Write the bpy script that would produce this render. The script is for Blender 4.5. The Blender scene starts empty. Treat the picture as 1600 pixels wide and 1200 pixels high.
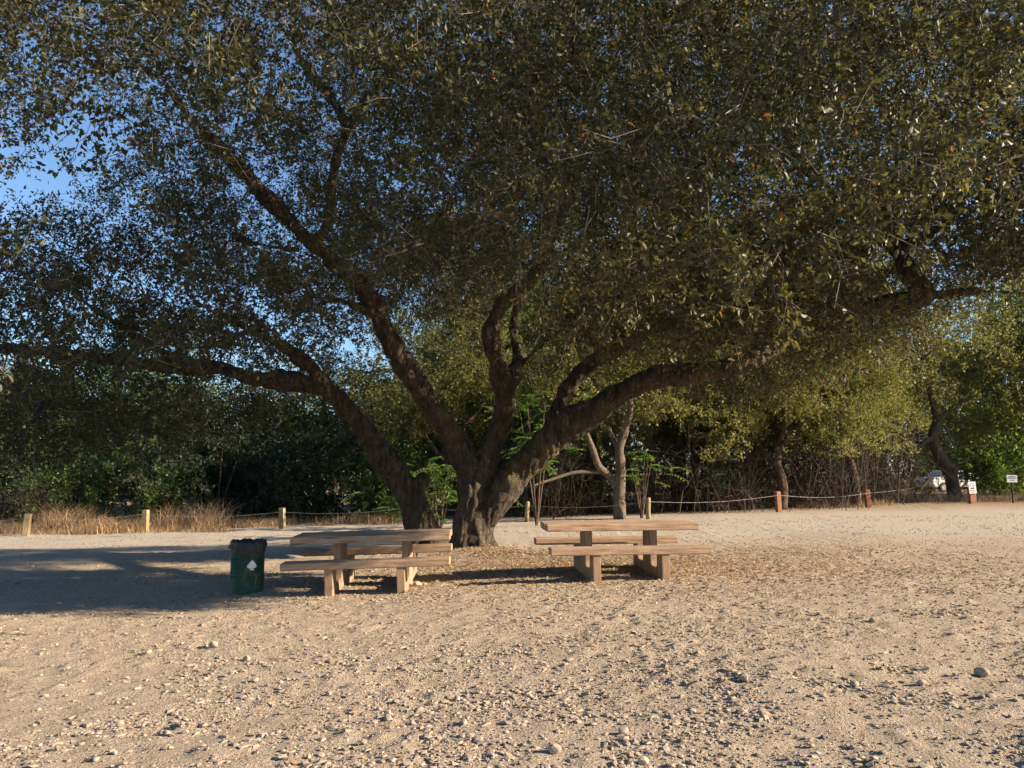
import bpy, math, random
import numpy as np
from mathutils import Vector, noise as mnoise, kdtree

random.seed(7)
RNG = np.random.default_rng(11)
sc = bpy.context.scene
COL = sc.collection

# ------------------------------------------------------------------ camera
FPX, PITCH, CAM_H = 1186.0, math.atan(142 / 1186.0), 1.55
cam_d = bpy.data.cameras.new('camera')
cam = bpy.data.objects.new('camera', cam_d)
COL.objects.link(cam)
cam.location = (0, 0, CAM_H)
cam.rotation_euler = (math.pi / 2 + PITCH, 0, 0)
cam_d.sensor_width = 36.0
cam_d.lens = 36.0 * FPX / 1600.0
cam_d.clip_start = 0.05
cam_d.clip_end = 3000
sc.camera = cam

# ------------------------------------------------------------------ sky and sun
SUN_EL, SUN_FRONT = math.radians(22), math.radians(10)   # low, from the right, slightly from the camera's side
SUN = Vector((math.cos(SUN_EL) * math.cos(SUN_FRONT), -math.cos(SUN_EL) * math.sin(SUN_FRONT), math.sin(SUN_EL)))
w = bpy.data.worlds.new('World')
sc.world = w
w.use_nodes = True
nt = w.node_tree
bg = nt.nodes['Background']
sky = nt.nodes.new('ShaderNodeTexSky')
sky.sky_type = 'NISHITA'
sky.sun_disc = False
sky.sun_elevation = SUN_EL
sky.sun_rotation = math.radians(90) + SUN_FRONT
sky.air_density = 1.0
sky.dust_density = 0.1
sky.ozone_density = 4.0
nt.links.new(sky.outputs[0], bg.inputs[0])
bg.inputs[1].default_value = 0.066
w.cycles.sampling_method = 'NONE'
sun_d = bpy.data.lights.new('sun', 'SUN')
sun_d.energy = 5.0
sun_d.angle = math.radians(0.5)
sun_d.color = (1.0, 0.81, 0.585)
sun_o = bpy.data.objects.new('sun', sun_d)
COL.objects.link(sun_o)
sun_o.rotation_euler = (-SUN).to_track_quat('-Z', 'Y').to_euler()
sun_o.location = (30, -5, 20)
sc.view_settings.view_transform = 'Standard'
sc.view_settings.look = 'None'
sc.view_settings.gamma = 1.0
sc.view_settings.use_curve_mapping = False
sc.view_settings.exposure = 1.7
sc.cycles.max_bounces = 4
sc.cycles.diffuse_bounces = 2
sc.cycles.transmission_bounces = 2
sc.cycles.glossy_bounces = 1
sc.cycles.use_adaptive_sampling = True
sc.cycles.adaptive_threshold = 0.03

# ------------------------------------------------------------------ helpers
def px(u, v, d):
    """the point that stands d metres ahead of the viewpoint on the sight line through photo pixel (u, v)"""
    a, b = (u - 800) / FPX, (600 - v) / FPX
    Y = math.cos(PITCH) - math.sin(PITCH) * b
    Z = math.sin(PITCH) + math.cos(PITCH) * b
    return Vector((a / Y * d, d, CAM_H + Z / Y * d))

def g0(x, y):
    return 0.42 * np.tanh(np.asarray(x, float) / 14.0)

def ground_at(u, v):
    d = 12.0
    for _ in range(30):
        p = px(u, v, 1.0)
        sl = CAM_H - p.z
        d = (CAM_H - float(g0(p.x * d, d))) / max(sl, 0.012)
        d = min(d, 80)
    return Vector((p.x * d, d, float(g0(p.x * d, d))))

def hash01(i, j, k, s):
    h = (i * 374761393 + j * 668265263 + k * 2147483647 + s * 1274126177) & 0xFFFFFFFF
    h = ((h ^ (h >> 13)) * 1274126177) & 0xFFFFFFFF
    return ((h ^ (h >> 16)) & 0xFFFFFF) / float(0xFFFFFF)

def vnoise(P, scale, seed=0):
    """value noise in 0..1 at the rows of P"""
    Q = np.asarray(P, float) * scale
    I = np.floor(Q).astype(np.int64)
    F = Q - I
    F = F * F * (3 - 2 * F)
    r = 0
    for dx in (0, 1):
        for dy in (0, 1):
            for dz in (0, 1):
                wgt = (F[:, 0] if dx else 1 - F[:, 0]) * (F[:, 1] if dy else 1 - F[:, 1]) * (F[:, 2] if dz else 1 - F[:, 2])
                r = r + wgt * hash01(I[:, 0] + dx, I[:, 1] + dy, I[:, 2] + dz, seed)
    return r

def vn2(x, y, scale, seed=0):
    P = np.stack([np.ravel(x), np.ravel(y), np.full(np.size(x), 0.37)], 1)
    return vnoise(P, scale, seed).reshape(np.shape(x))

def mesh_np(name, V, faces_list, attrs=None, smooth=False):
    """faces_list: list of (k-columns) int arrays; attrs: {name: per-vertex floats}"""
    me = bpy.data.meshes.new(name)
    V = np.asarray(V, np.float32)
    me.vertices.add(len(V))
    me.vertices.foreach_set('co', V.ravel())
    faces_list = [np.asarray(f) for f in faces_list if len(f)]
    idx = np.concatenate([f.ravel() for f in faces_list]).astype(np.int32)
    tot = np.concatenate([np.full(len(f), f.shape[1]) for f in faces_list]).astype(np.int32)
    st = np.concatenate([[0], np.cumsum(tot)[:-1]]).astype(np.int32)
    me.loops.add(len(idx))
    me.loops.foreach_set('vertex_index', idx)
    me.polygons.add(len(tot))
    me.polygons.foreach_set('loop_start', st)
    me.polygons.foreach_set('use_smooth', np.full(len(tot), smooth))
    for k, a in (attrs or {}).items():
        at = me.attributes.new(k, 'FLOAT', 'POINT')
        at.data.foreach_set('value', np.asarray(a, np.float32))
    me.update(calc_edges=True)
    return me

def obj(name, me, mat=None, parent=None):
    o = bpy.data.objects.new(name, me)
    COL.objects.link(o)
    if mat is not None and me is not None and len(me.materials) == 0:
        me.materials.append(mat)
    if parent is not None:
        o.parent = parent
    return o

def tag(o, label=None, cat=None, group=None, kind=None):
    if label: o['label'] = label
    if cat: o['category'] = cat
    if group: o['group'] = group
    if kind: o['kind'] = kind
    return o

def empty(name, loc=(0, 0, 0), rz=0.0):
    o = bpy.data.objects.new(name, None)
    COL.objects.link(o)
    o.location = loc
    o.rotation_euler = (0, 0, rz)
    return o

def tube_geo(pts, rad, sides=8, base=0, jitter=0.0):
    """rings along a polyline: vertices and quads (closed by fans)"""
    pts = [Vector(p) for p in pts]
    n = len(pts)
    V, F = [], []
    t0 = (pts[1] - pts[0]).normalized()
    ref = Vector((0, 0, 1)) if abs(t0.z) < 0.9 else Vector((1, 0, 0))
    a = t0.cross(ref).normalized()
    for i in range(n):
        t = (pts[min(i + 1, n - 1)] - pts[max(i - 1, 0)]).normalized()
        a = (a - t * a.dot(t))
        a = a.normalized() if a.length > 1e-6 else t.orthogonal().normalized()
        b = t.cross(a)
        for s in range(sides):
            th = 2 * math.pi * s / sides
            r = rad[i] * (1 + jitter * (random.random() - 0.5))
            V.append(tuple(pts[i] + (a * math.cos(th) + b * math.sin(th)) * r))
        if i:
            o = base + (i - 1) * sides
            for s in range(sides):
                s2 = (s + 1) % sides
                F.append((o + s, o + s2, o + sides + s2, o + sides + s))
    return V, F

class MB:
    def __init__(self): self.V, self.F = [], []
    def tube(self, pts, rad, sides=8, caps=True, jitter=0.0):
        b = len(self.V)
        V, F = tube_geo(pts, rad, sides, b, jitter)
        self.V += V; self.F += F
        if caps:
            self.F.append(tuple(range(b + sides - 1, b - 1, -1)))
            e = len(self.V)
            self.F.append(tuple(range(e - sides, e)))
        return self
    def poly(self, V, F):
        b = len(self.V)
        self.V += [tuple(v) for v in V]
        self.F += [tuple(i + b for i in f) for f in F]
        return self
    def box(self, x0, x1, y0, y1, z0, z1):
        return self.poly([(x0, y0, z0), (x1, y0, z0), (x1, y1, z0), (x0, y1, z0), (x0, y0, z1), (x1, y0, z1), (x1, y1, z1), (x0, y1, z1)],
                         [(3, 2, 1, 0), (4, 5, 6, 7), (0, 1, 5, 4), (1, 2, 6, 5), (2, 3, 7, 6), (3, 0, 4, 7)])
    def mesh(self, name, smooth=False):
        me = bpy.data.meshes.new(name)
        me.from_pydata(self.V, [], self.F)
        me.polygons.foreach_set('use_smooth', [smooth] * len(me.polygons))
        me.update()
        return me
    def build(self, name, mat, parent=None, smooth=False, bevel=0.0, seg=2):
        o = obj(name, self.mesh(name, smooth), mat, parent)
        if bevel:
            m = o.modifiers.new('edge', 'BEVEL'); m.width = bevel; m.segments = seg; m.limit_method = 'ANGLE'
        return o

def smooth_path(pts, rad, sub=4):
    """Catmull-Rom through points with radii"""
    P = [Vector(p) for p in pts]
    out, ro = [], []
    n = len(P)
    for i in range(n - 1):
        p0, p1, p2, p3 = P[max(i - 1, 0)], P[i], P[i + 1], P[min(i + 2, n - 1)]
        for k in range(sub):
            t = k / sub
            out.append(0.5 * ((2 * p1) + (p2 - p0) * t + (2 * p0 - 5 * p1 + 4 * p2 - p3) * t * t + (3 * p1 - p0 - 3 * p2 + p3) * t ** 3))
            ro.append(rad[i] * (1 - t) + rad[i + 1] * t)
    out.append(P[-1]); ro.append(rad[-1])
    return out, ro

# ------------------------------------------------------------------ materials
def new_mat(name):
    m = bpy.data.materials.new(name)
    m.use_nodes = True
    t = m.node_tree
    return m, t, t.nodes['Principled BSDF']

def ramp(t, stops):
    r = t.nodes.new('ShaderNodeValToRGB')
    e = r.color_ramp.elements
    while len(e) < len(stops): e.new(0.5)
    for i, (p, c) in enumerate(stops):
        e[i].position = p
        e[i].color = (c[0], c[1], c[2], 1)
    return r

def nz(t, vec, scale, detail=4, rough=0.55):
    n = t.nodes.new('ShaderNodeTexNoise')
    n.inputs['Scale'].default_value = scale
    n.inputs['Detail'].default_value = detail
    n.inputs['Roughness'].default_value = rough
    if vec is not None: t.links.new(vec, n.inputs['Vector'])
    return n

def coords(t, kind='Object', scale=(1, 1, 1)):
    c = t.nodes.new('ShaderNodeTexCoord')
    mp = t.nodes.new('ShaderNodeMapping')
    mp.inputs['Scale'].default_value = scale
    t.links.new(c.outputs[kind], mp.inputs['Vector'])
    return mp.outputs[0]

def bump(t, p, height, strength, dist):
    b = t.nodes.new('ShaderNodeBump')
    b.inputs['Strength'].default_value = strength
    b.inputs['Distance'].default_value = dist
    t.links.new(height, b.inputs['Height'])
    t.links.new(b.outputs[0], p.inputs['Normal'])
    return b

def mixc(t, fac, a, b):
    m = t.nodes.new('ShaderNodeMix')
    m.data_type = 'RGBA'
    for s, v in ((m.inputs[0], fac), (m.inputs[6], a), (m.inputs[7], b)):
        if isinstance(v, (float, int)): s.default_value = v
        elif isinstance(v, tuple): s.default_value = (*v, 1)
        else: t.links.new(v, s)
    return m.outputs[2]

def mat_leaf(name, stops, trans=0.3, rough=0.42, spec=0.5):
    m, t, p = new_mat(name)
    a = t.nodes.new('ShaderNodeAttribute'); a.attribute_name = 'rnd'
    r = ramp(t, stops)
    t.links.new(a.outputs['Fac'], r.inputs[0])
    t.links.new(r.outputs[0], p.inputs['Base Color'])
    p.inputs['Roughness'].default_value = rough
    p.inputs['Specular IOR Level'].default_value = spec
    if trans:
        tr = t.nodes.new('ShaderNodeBsdfTranslucent')
        hs = t.nodes.new('ShaderNodeHueSaturation')
        hs.inputs['Saturation'].default_value = 1.25
        hs.inputs['Value'].default_value = 1.5
        t.links.new(r.outputs[0], hs.inputs['Color'])
        t.links.new(hs.outputs[0], tr.inputs['Color'])
        mx = t.nodes.new('ShaderNodeMixShader')
        mx.inputs[0].default_value = trans
        t.links.new(p.outputs[0], mx.inputs[1])
        t.links.new(tr.outputs[0], mx.inputs[2])
        t.links.new(mx.outputs[0], t.nodes['Material Output'].inputs[0])
    return m

def mat_attr(name, stops, rough=0.85, grain=None, attr='rnd'):
    m, t, p = new_mat(name)
    a = t.nodes.new('ShaderNodeAttribute'); a.attribute_name = attr
    r = ramp(t, stops)
    t.links.new(a.outputs['Fac'], r.inputs[0])
    c = r.outputs[0]
    if grain:
        n = nz(t, coords(t), grain, 3)
        c = mixc(t, n.outputs['Fac'], c, (0.16, 0.13, 0.10))
        mm = c.node; mm.inputs[0].default_value = 0.3
        mr = t.nodes.new('ShaderNodeMapRange')
        mr.inputs[3].default_value = 0.0; mr.inputs[4].default_value = 0.5
        t.links.new(n.outputs['Fac'], mr.inputs[0]); t.links.new(mr.outputs[0], mm.inputs[0])
    t.links.new(c, p.inputs['Base Color'])
    p.inputs['Roughness'].default_value = rough
    p.inputs['Specular IOR Level'].default_value = 0.25
    return m

def mat_bark(name, dark, light, moss=None, zs=0.35, scale=9.0, depth=0.05):
    m, t, p = new_mat(name)
    v = coords(t, 'Object', (1, 1, zs))
    n1 = nz(t, v, scale, 8, 0.65)
    vo = t.nodes.new('ShaderNodeTexVoronoi')
    vo.feature = 'DISTANCE_TO_EDGE'
    vo.inputs['Scale'].default_value = scale * 1.9
    wv = t.nodes.new('ShaderNodeVectorMath'); wv.operation = 'ADD'
    sc_ = t.nodes.new('ShaderNodeVectorMath'); sc_.operation = 'SCALE'; sc_.inputs[3].default_value = 0.16
    t.links.new(n1.outputs['Color'], sc_.inputs[0]); t.links.new(v, wv.inputs[0]); t.links.new(sc_.outputs[0], wv.inputs[1])
    t.links.new(wv.outputs[0], vo.inputs['Vector'])
    r = ramp(t, [(0.28, dark), (0.52, tuple((a + b) / 2 for a, b in zip(dark, light))), (0.75, light)])
    t.links.new(n1.outputs['Fac'], r.inputs[0])
    c = r.outputs[0]
    if moss:
        n2 = nz(t, coords(t), 1.6, 4)
        rr = ramp(t, [(0.52, (0, 0, 0)), (0.68, (0.6, 0.6, 0.6))])
        t.links.new(n2.outputs['Fac'], rr.inputs[0])
        c = mixc(t, rr.outputs[0], c, moss)
    t.links.new(c, p.inputs['Base Color'])
    p.inputs['Roughness'].default_value = 0.95
    p.inputs['Specular IOR Level'].default_value = 0.12
    ad = t.nodes.new('ShaderNodeMath'); ad.operation = 'MULTIPLY_ADD'
    mn = t.nodes.new('ShaderNodeMath'); mn.operation = 'MINIMUM'; mn.inputs[1].default_value = 0.22
    t.links.new(vo.outputs['Distance'], mn.inputs[0])
    t.links.new(mn.outputs[0], ad.inputs[0]); ad.inputs[1].default_value = 3.0
    t.links.new(n1.outputs['Fac'], ad.inputs[2])
    bump(t, p, ad.outputs[0], 1.0, depth)
    return m

def mat_wood(name, a, b, c, scale=1.0, rough=0.75, ax=(.9, 9, 9)):
    m, t, p = new_mat(name)
    v = coords(t, 'Object', (ax[0] * scale, ax[1] * scale, ax[2] * scale))
    n1 = nz(t, v, 3.0, 6, 0.6)
    r = ramp(t, [(0.30, a), (0.5, b), (0.72, c)])
    t.links.new(n1.outputs['Fac'], r.inputs[0])
    n2 = nz(t, coords(t), 2.3, 4)
    rr = ramp(t, [(0.45, (0, 0, 0)), (0.7, (0.55, 0.55, 0.55))])
    t.links.new(n2.outputs['Fac'], rr.inputs[0])
    col = mixc(t, rr.outputs[0], r.outputs[0], tuple(x * 0.62 for x in b))
    t.links.new(col, p.inputs['Base Color'])
    p.inputs['Roughness'].default_value = rough
    p.inputs['Specular IOR Level'].default_value = 0.25
    bump(t, p, n1.outputs['Fac'], 0.5, 0.006)
    return m

def mat_plain(name, col, rough=0.7, metal=0.0, var=0.25, scale=6.0):
    m, t, p = new_mat(name)
    n = nz(t, coords(t), scale, 5)
    r = ramp(t, [(0.3, tuple(x * (1 - var) for x in col)), (0.7, tuple(min(1, x * (1 + var)) for x in col))])
    t.links.new(n.outputs['Fac'], r.inputs[0])
    t.links.new(r.outputs[0], p.inputs['Base Color'])
    p.inputs['Roughness'].default_value = rough
    p.inputs['Metallic'].default_value = metal
    return m

M = {}
OAK = [(0.0, (0.026, 0.030, 0.013)), (0.35, (0.056, 0.057, 0.023)), (0.62, (0.100, 0.094, 0.035)), (0.84, (0.165, 0.148, 0.055)),
       (0.95, (0.25, 0.21, 0.085)), (0.985, (0.22, 0.11, 0.045))]
M['oak_leaf'] = mat_leaf('oak_leaf', OAK, 0.38, 0.5, 0.3)
M['far_leaf'] = mat_leaf('far_oak_leaf', [(0, (0.05, 0.06, 0.02)), (0.5, (0.115, 0.118, 0.038)), (1, (0.24, 0.22, 0.085))], 0.42, 0.5, 0.3)
M['green_leaf'] = mat_leaf('green_leaf', [(0, (0.035, 0.060, 0.018)), (0.5, (0.075, 0.112, 0.030)), (1, (0.17, 0.19, 0.055))], 0.42, 0.55, 0.3)
M['grey_leaf'] = mat_leaf('grey_green_leaf', [(0, (0.020, 0.030, 0.017)), (0.5, (0.042, 0.056, 0.030)), (1, (0.10, 0.105, 0.05))], 0.25, 0.65, 0.2)  # darkened leaf colour: the oak canopy's shade is put into it
M['frond'] = mat_leaf('frond_leaf', [(0, (0.045, 0.095, 0.022)), (0.5, (0.08, 0.15, 0.03)), (1, (0.14, 0.21, 0.045))], 0.4, 0.45)
M['bark'] = mat_bark('oak_bark', (0.024, 0.018, 0.014), (0.165, 0.132, 0.100), (0.18, 0.15, 0.06))
M['bark_pale'] = mat_bark('pale_bark', (0.07, 0.055, 0.042), (0.19, 0.155, 0.12), None, 0.6, 12, 0.01)
M['bark_far'] = mat_bark('far_bark', (0.05, 0.037, 0.027), (0.15, 0.11, 0.08), None, 0.4, 8, 0.02)
M['twig'] = mat_attr('twig_bark', [(0, (0.07, 0.055, 0.04)), (0.7, (0.11, 0.09, 0.072)), (1, (0.22, 0.195, 0.165))])
M['branch'] = mat_plain('branch_bark', (0.085, 0.065, 0.05), 0.95, 0, 0.4, 20)
M['brush_stick'] = mat_attr('brush_stick', [(0, (0.025, 0.018, 0.014)), (0.8, (0.065, 0.047, 0.035)), (1, (0.20, 0.155, 0.12))])  # sticks darkened so their colour carries the thicket's shade
M['straw'] = mat_leaf('dry_grass_blade', [(0, (0.18, 0.11, 0.06)), (0.5, (0.33, 0.225, 0.13)), (1, (0.52, 0.39, 0.24))], 0.25, 0.7, 0.2)
M['pebble'] = mat_attr('pebble_stone', [(0, (0.12, 0.098, 0.082)), (0.35, (0.26, 0.21, 0.165)), (0.8, (0.37, 0.305, 0.24)), (1, (0.48, 0.42, 0.35))], 0.85, 60)
M['litter'] = mat_leaf('fallen_leaf', [(0, (0.12, 0.075, 0.04)), (0.5, (0.28, 0.175, 0.085)), (0.85, (0.42, 0.29, 0.15)), (1, (0.55, 0.45, 0.30))], 0.15, 0.7, 0.2)
M['table'] = mat_wood('weathered_timber', (0.17, 0.107, 0.068), (0.33, 0.222, 0.147), (0.46, 0.340, 0.240))
M['leg'] = mat_wood('weathered_leg_timber', (0.16, 0.10, 0.064), (0.30, 0.20, 0.13), (0.41, 0.30, 0.21), 1, .8, (7, 7, .8))
M['post'] = mat_wood('pale_post_wood', (0.15, 0.115, 0.06), (0.25, 0.195, 0.105), (0.34, 0.27, 0.16), 2, .8, (7, 7, .8))
M['post_red'] = mat_wood('reddish_post_wood', (0.20, 0.085, 0.045), (0.30, 0.135, 0.075), (0.36, 0.19, 0.10), 2, .8, (7, 7, .8))
M['cable'] = mat_plain('steel_cable', (0.22, 0.21, 0.20), 0.5, 0.3)
M['bag'] = mat_plain('black_plastic', (0.006, 0.006, 0.008), 0.5)
M['white'] = mat_plain('white_paint', (0.74, 0.74, 0.72), 0.5, 0, 0.06)
M['ink'] = mat_plain('dark_print', (0.06, 0.07, 0.10), 0.6)
M['dark_metal'] = mat_plain('dark_metal', (0.03, 0.028, 0.026), 0.6, 0.5)
M['glass'] = mat_plain('dark_glass', (0.03, 0.04, 0.05), 0.08)
M['rubber'] = mat_plain('tyre_rubber', (0.02, 0.02, 0.02), 0.8)
M['car_paint'] = mat_plain('car_paint', (0.62, 0.63, 0.65), 0.3, 0, 0.03)

def mat_barrel():
    m, t, p = new_mat('green_barrel_paint')
    n1 = nz(t, coords(t), 7, 6, 0.6)
    r = ramp(t, [(0.35, (0.008, 0.036, 0.021)), (0.55, (0.014, 0.060, 0.034)), (0.75, (0.035, 0.095, 0.050))])
    t.links.new(n1.outputs['Fac'], r.inputs[0])
    n2 = nz(t, coords(t, 'Object', (1, 1, 0.6)), 5.0, 7, 0.7)
    rr = ramp(t, [(0.57, (0, 0, 0)), (0.63, (.9, .9, .9))])
    t.links.new(n2.outputs['Fac'], rr.inputs[0])
    c = mixc(t, rr.outputs[0], r.outputs[0], (0.16, 0.10, 0.055))
    t.links.new(c, p.inputs['Base Color'])
    p.inputs['Roughness'].default_value = 0.62
    p.inputs['Specular IOR Level'].default_value = 0.3
    bump(t, p, n1.outputs['Fac'], 0.3, 0.006)
    return m
M['barrel'] = mat_barrel()

def mat_ground():
    m, t, p = new_mat('sandy_ground')
    v = coords(t)
    n1 = nz(t, v, 0.55, 5, 0.6)
    n2 = nz(t, v, 9.0, 8, 0.7)
    n3 = nz(t, v, 70.0, 4, 0.7)
    vo = t.nodes.new('ShaderNodeTexVoronoi'); vo.inputs['Scale'].default_value = 42.0
    t.links.new(v, vo.inputs['Vector'])
    r2 = ramp(t, [(0.30, (0.20, 0.158, 0.112)), (0.5, (0.35, 0.284, 0.206)), (0.70, (0.46, 0.382, 0.285))])
    t.links.new(n2.outputs['Fac'], r2.inputs[0])
    r1 = ramp(t, [(0.35, (0.385, 0.312, 0.232)), (0.65, (0.27, 0.222, 0.172))])
    t.links.new(n1.outputs['Fac'], r1.inputs[0])
    c = mixc(t, 0.45, r2.outputs[0], r1.outputs[0])
    r3 = ramp(t, [(0.34, (0.11, 0.09, 0.07)), (0.50, (0.38, 0.315, 0.245)), (0.68, (0.56, 0.48, 0.38))])
    t.links.new(n3.outputs['Fac'], r3.inputs[0])
    c = mixc(t, 0.42, c, r3.outputs[0])
    # paler grey gravel of the track that passes behind the tables; browner soil under the oak
    a = t.nodes.new('ShaderNodeAttribute'); a.attribute_name = 'track'
    c = mixc(t, a.outputs['Fac'], c, (0.40, 0.36, 0.30))
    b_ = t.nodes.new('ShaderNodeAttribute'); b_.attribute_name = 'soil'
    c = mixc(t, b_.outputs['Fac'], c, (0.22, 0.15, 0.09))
    t.links.new(c, p.inputs['Base Color'])
    p.inputs['Roughness'].default_value = 0.95
    p.inputs['Specular IOR Level'].default_value = 0.1
    s = t.nodes.new('ShaderNodeMath'); s.operation = 'MULTIPLY_ADD'
    t.links.new(n3.outputs['Fac'], s.inputs[0]); s.inputs[1].default_value = 0.9
    t.links.new(n2.outputs['Fac'], s.inputs[2])
    s2 = t.nodes.new('ShaderNodeMath'); s2.operation = 'MULTIPLY_ADD'
    t.links.new(vo.outputs['Distance'], s2.inputs[0]); s2.inputs[1].default_value = -0.35
    t.links.new(s.outputs[0], s2.inputs[2])
    bump(t, p, s2.outputs[0], 1.0, 0.024)
    return m
M['ground'] = mat_ground()

# ------------------------------------------------------------------ ground
def axis(dense0, dense1, step, far0, far1):
    a = list(np.arange(dense0, dense1, step))
    s, x = step, dense1
    while x < far1:
        a.append(x); s = min(s * 1.12, 30); x += s
    a.append(far1)
    s, x = step, dense0
    while x > far0:
        s = min(s * 1.12, 30); x -= s; a.insert(0, max(x, far0))
    return np.unique(np.round(np.array(a), 4))

def lumps(x, y):
    near = np.exp(-np.maximum(0, np.asarray(y) - 16) / 12.0)
    return ((vn2(x, y, 0.5, 1) - 0.5) * 0.07 + (vn2(x, y, 1.6, 2) - 0.5) * 0.03 + (vn2(x, y, 4.5, 3) - 0.5) * 0.014
            + np.maximum(0, vn2(x, y, 9.0, 4) - 0.60) * 0.10 * (vn2(x, y, .8, 9) > .45) + (vn2(x, y, 13.0, 5) - 0.5) * 0.022 - np.maximum(0, vn2(x, y, 4.2, 6) - 0.66) * 0.05) * near

def gz(x, y):
    x = np.asarray(x, float); y = np.asarray(y, float)
    mound = 0.13 * np.exp(-((x + .8) ** 2 + (y - 15.5) ** 2) / 1.1) + 0.12 * np.exp(-((x + 1.9) ** 2 + (y - 17.2) ** 2) / 1.0)   # soil heaped against the trunks
    return g0(x, y) + lumps(x, y) + mound

xs = axis(-7.6, 7.6, 0.045, -700, 700)
ys = axis(3.6, 12.0, 0.042, -200, 1500)
GX, GY = np.meshgrid(xs, ys)
GZ = gz(GX, GY)
nx, ny = len(xs), len(ys)
ii = np.arange(nx * ny).reshape(ny, nx)
quads = np.stack([ii[:-1, :-1], ii[:-1, 1:], ii[1:, 1:], ii[1:, :-1]], -1).reshape(-1, 4)
wob = (vn2(GX, GY, 0.7, 8) - 0.5) * 2.4
track = np.clip((GY + wob - (16.0 - 0.12 * GX)) / 3.0, 0, 1) * np.clip(1 - (GY - 24) / 5.0, 0, 1) * 0.75
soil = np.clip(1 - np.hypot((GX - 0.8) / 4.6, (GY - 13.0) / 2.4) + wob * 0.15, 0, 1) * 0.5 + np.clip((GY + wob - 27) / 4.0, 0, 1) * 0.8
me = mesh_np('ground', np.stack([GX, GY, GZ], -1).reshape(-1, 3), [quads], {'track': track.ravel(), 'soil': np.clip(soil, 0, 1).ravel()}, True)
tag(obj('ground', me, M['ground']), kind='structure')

# ------------------------------------------------------------------ leaves and sprays
def rand_unit(n):
    v = RNG.normal(size=(n, 3))
    return v / np.linalg.norm(v, axis=1, keepdims=True)

def norm(v):
    return v / np.maximum(np.linalg.norm(v, axis=1, keepdims=True), 1e-9)

def leaf_geo(P, D, N, L, W, full):
    """folded leaves: full -> 6 vertices in two quads, else a rhombus"""
    D = norm(D)
    S = norm(np.cross(D, N))
    N = np.cross(S, D)
    n = len(P)
    L = L[:, None]; W = W[:, None]
    if full == 0:                                   # far away: one triangle of the same area
        V = np.stack([P + D * L * .08 + S * W * .5, P + D * L, P + D * L * .18 - S * W * .5], 1)
        b = (np.arange(n) * 3)[:, None]
        return V.reshape(-1, 3), b + np.array([[0, 1, 2]]), 3
    if full == 2:
        V = np.stack([P, P + D * L * .3 + S * W * .46 + N * W * .16, P + D * L * .72 + S * W * .38 + N * W * .12, P + D * L - N * L * .07,
                      P + D * L * .72 - S * W * .38 + N * W * .12, P + D * L * .3 - S * W * .46 + N * W * .16], 1)
        b = (np.arange(n) * 6)[:, None]
        F = np.concatenate([b + np.array([[0, 3, 2, 1]]), b + np.array([[0, 5, 4, 3]])])
        return V.reshape(-1, 3), F, 6
    V = np.stack([P, P + D * L * .5 + S * W * .5 + N * W * .1, P + D * L, P + D * L * .5 - S * W * .5 + N * W * .1], 1)
    b = (np.arange(n) * 4)[:, None]
    return V.reshape(-1, 3), b + np.array([[0, 1, 2, 3]]), 4

def spray_template(seed, nleaf=28, length=0.46):
    """one leafy twig growing along +X: stem points, leaf origins, directions, normals"""
    r = np.random.default_rng(seed)
    stem = np.array([[0, 0, 0], [length * .5, r.normal() * .03, r.normal() * .03], [length, r.normal() * .07, -.06 + r.normal() * .05]])
    sides = []
    for k in range(5):
        t = r.uniform(0.15, 0.95)
        o = stem[0] * (1 - t) + stem[2] * t
        a = r.uniform(0, 2 * math.pi)
        d = np.array([0.7, math.cos(a), math.sin(a)]); d /= np.linalg.norm(d)
        sides.append((o, o + d * r.uniform(.10, .24)))
    P, D = [], []
    for k in range(nleaf):
        if k < nleaf * 0.3:
            t = r.uniform(0.2, 1.0); o = stem[0] * (1 - t) + stem[2] * t; ax = np.array([1, 0, 0.])
        else:
            a, b = sides[k % 5]; t = r.uniform(.25, 1.05); o = a + (b - a) * t; ax = (b - a) / np.linalg.norm(b - a)
        d = ax * r.uniform(0.1, .9) + r.normal(size=3) * .6
        P.append(o + r.normal(size=3) * .012); D.append(d / np.linalg.norm(d))
    N = r.normal(size=(nleaf, 3)) * .75 + np.array([0, 0, .8])
    return stem, sides, np.array(P), np.array(D), N

SPRAYS = [spray_template(100 + i) for i in range(8)]

def frames(D, roll):
    """rotation matrices whose x axis is D"""
    X = norm(D)
    up = np.tile([0, 0, 1.0], (len(X), 1)) + rand_unit(len(X)) * roll
    Y = norm(np.cross(up, X))
    Z = np.cross(X, Y)
    return np.stack([X, Y, Z], 2)

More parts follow.
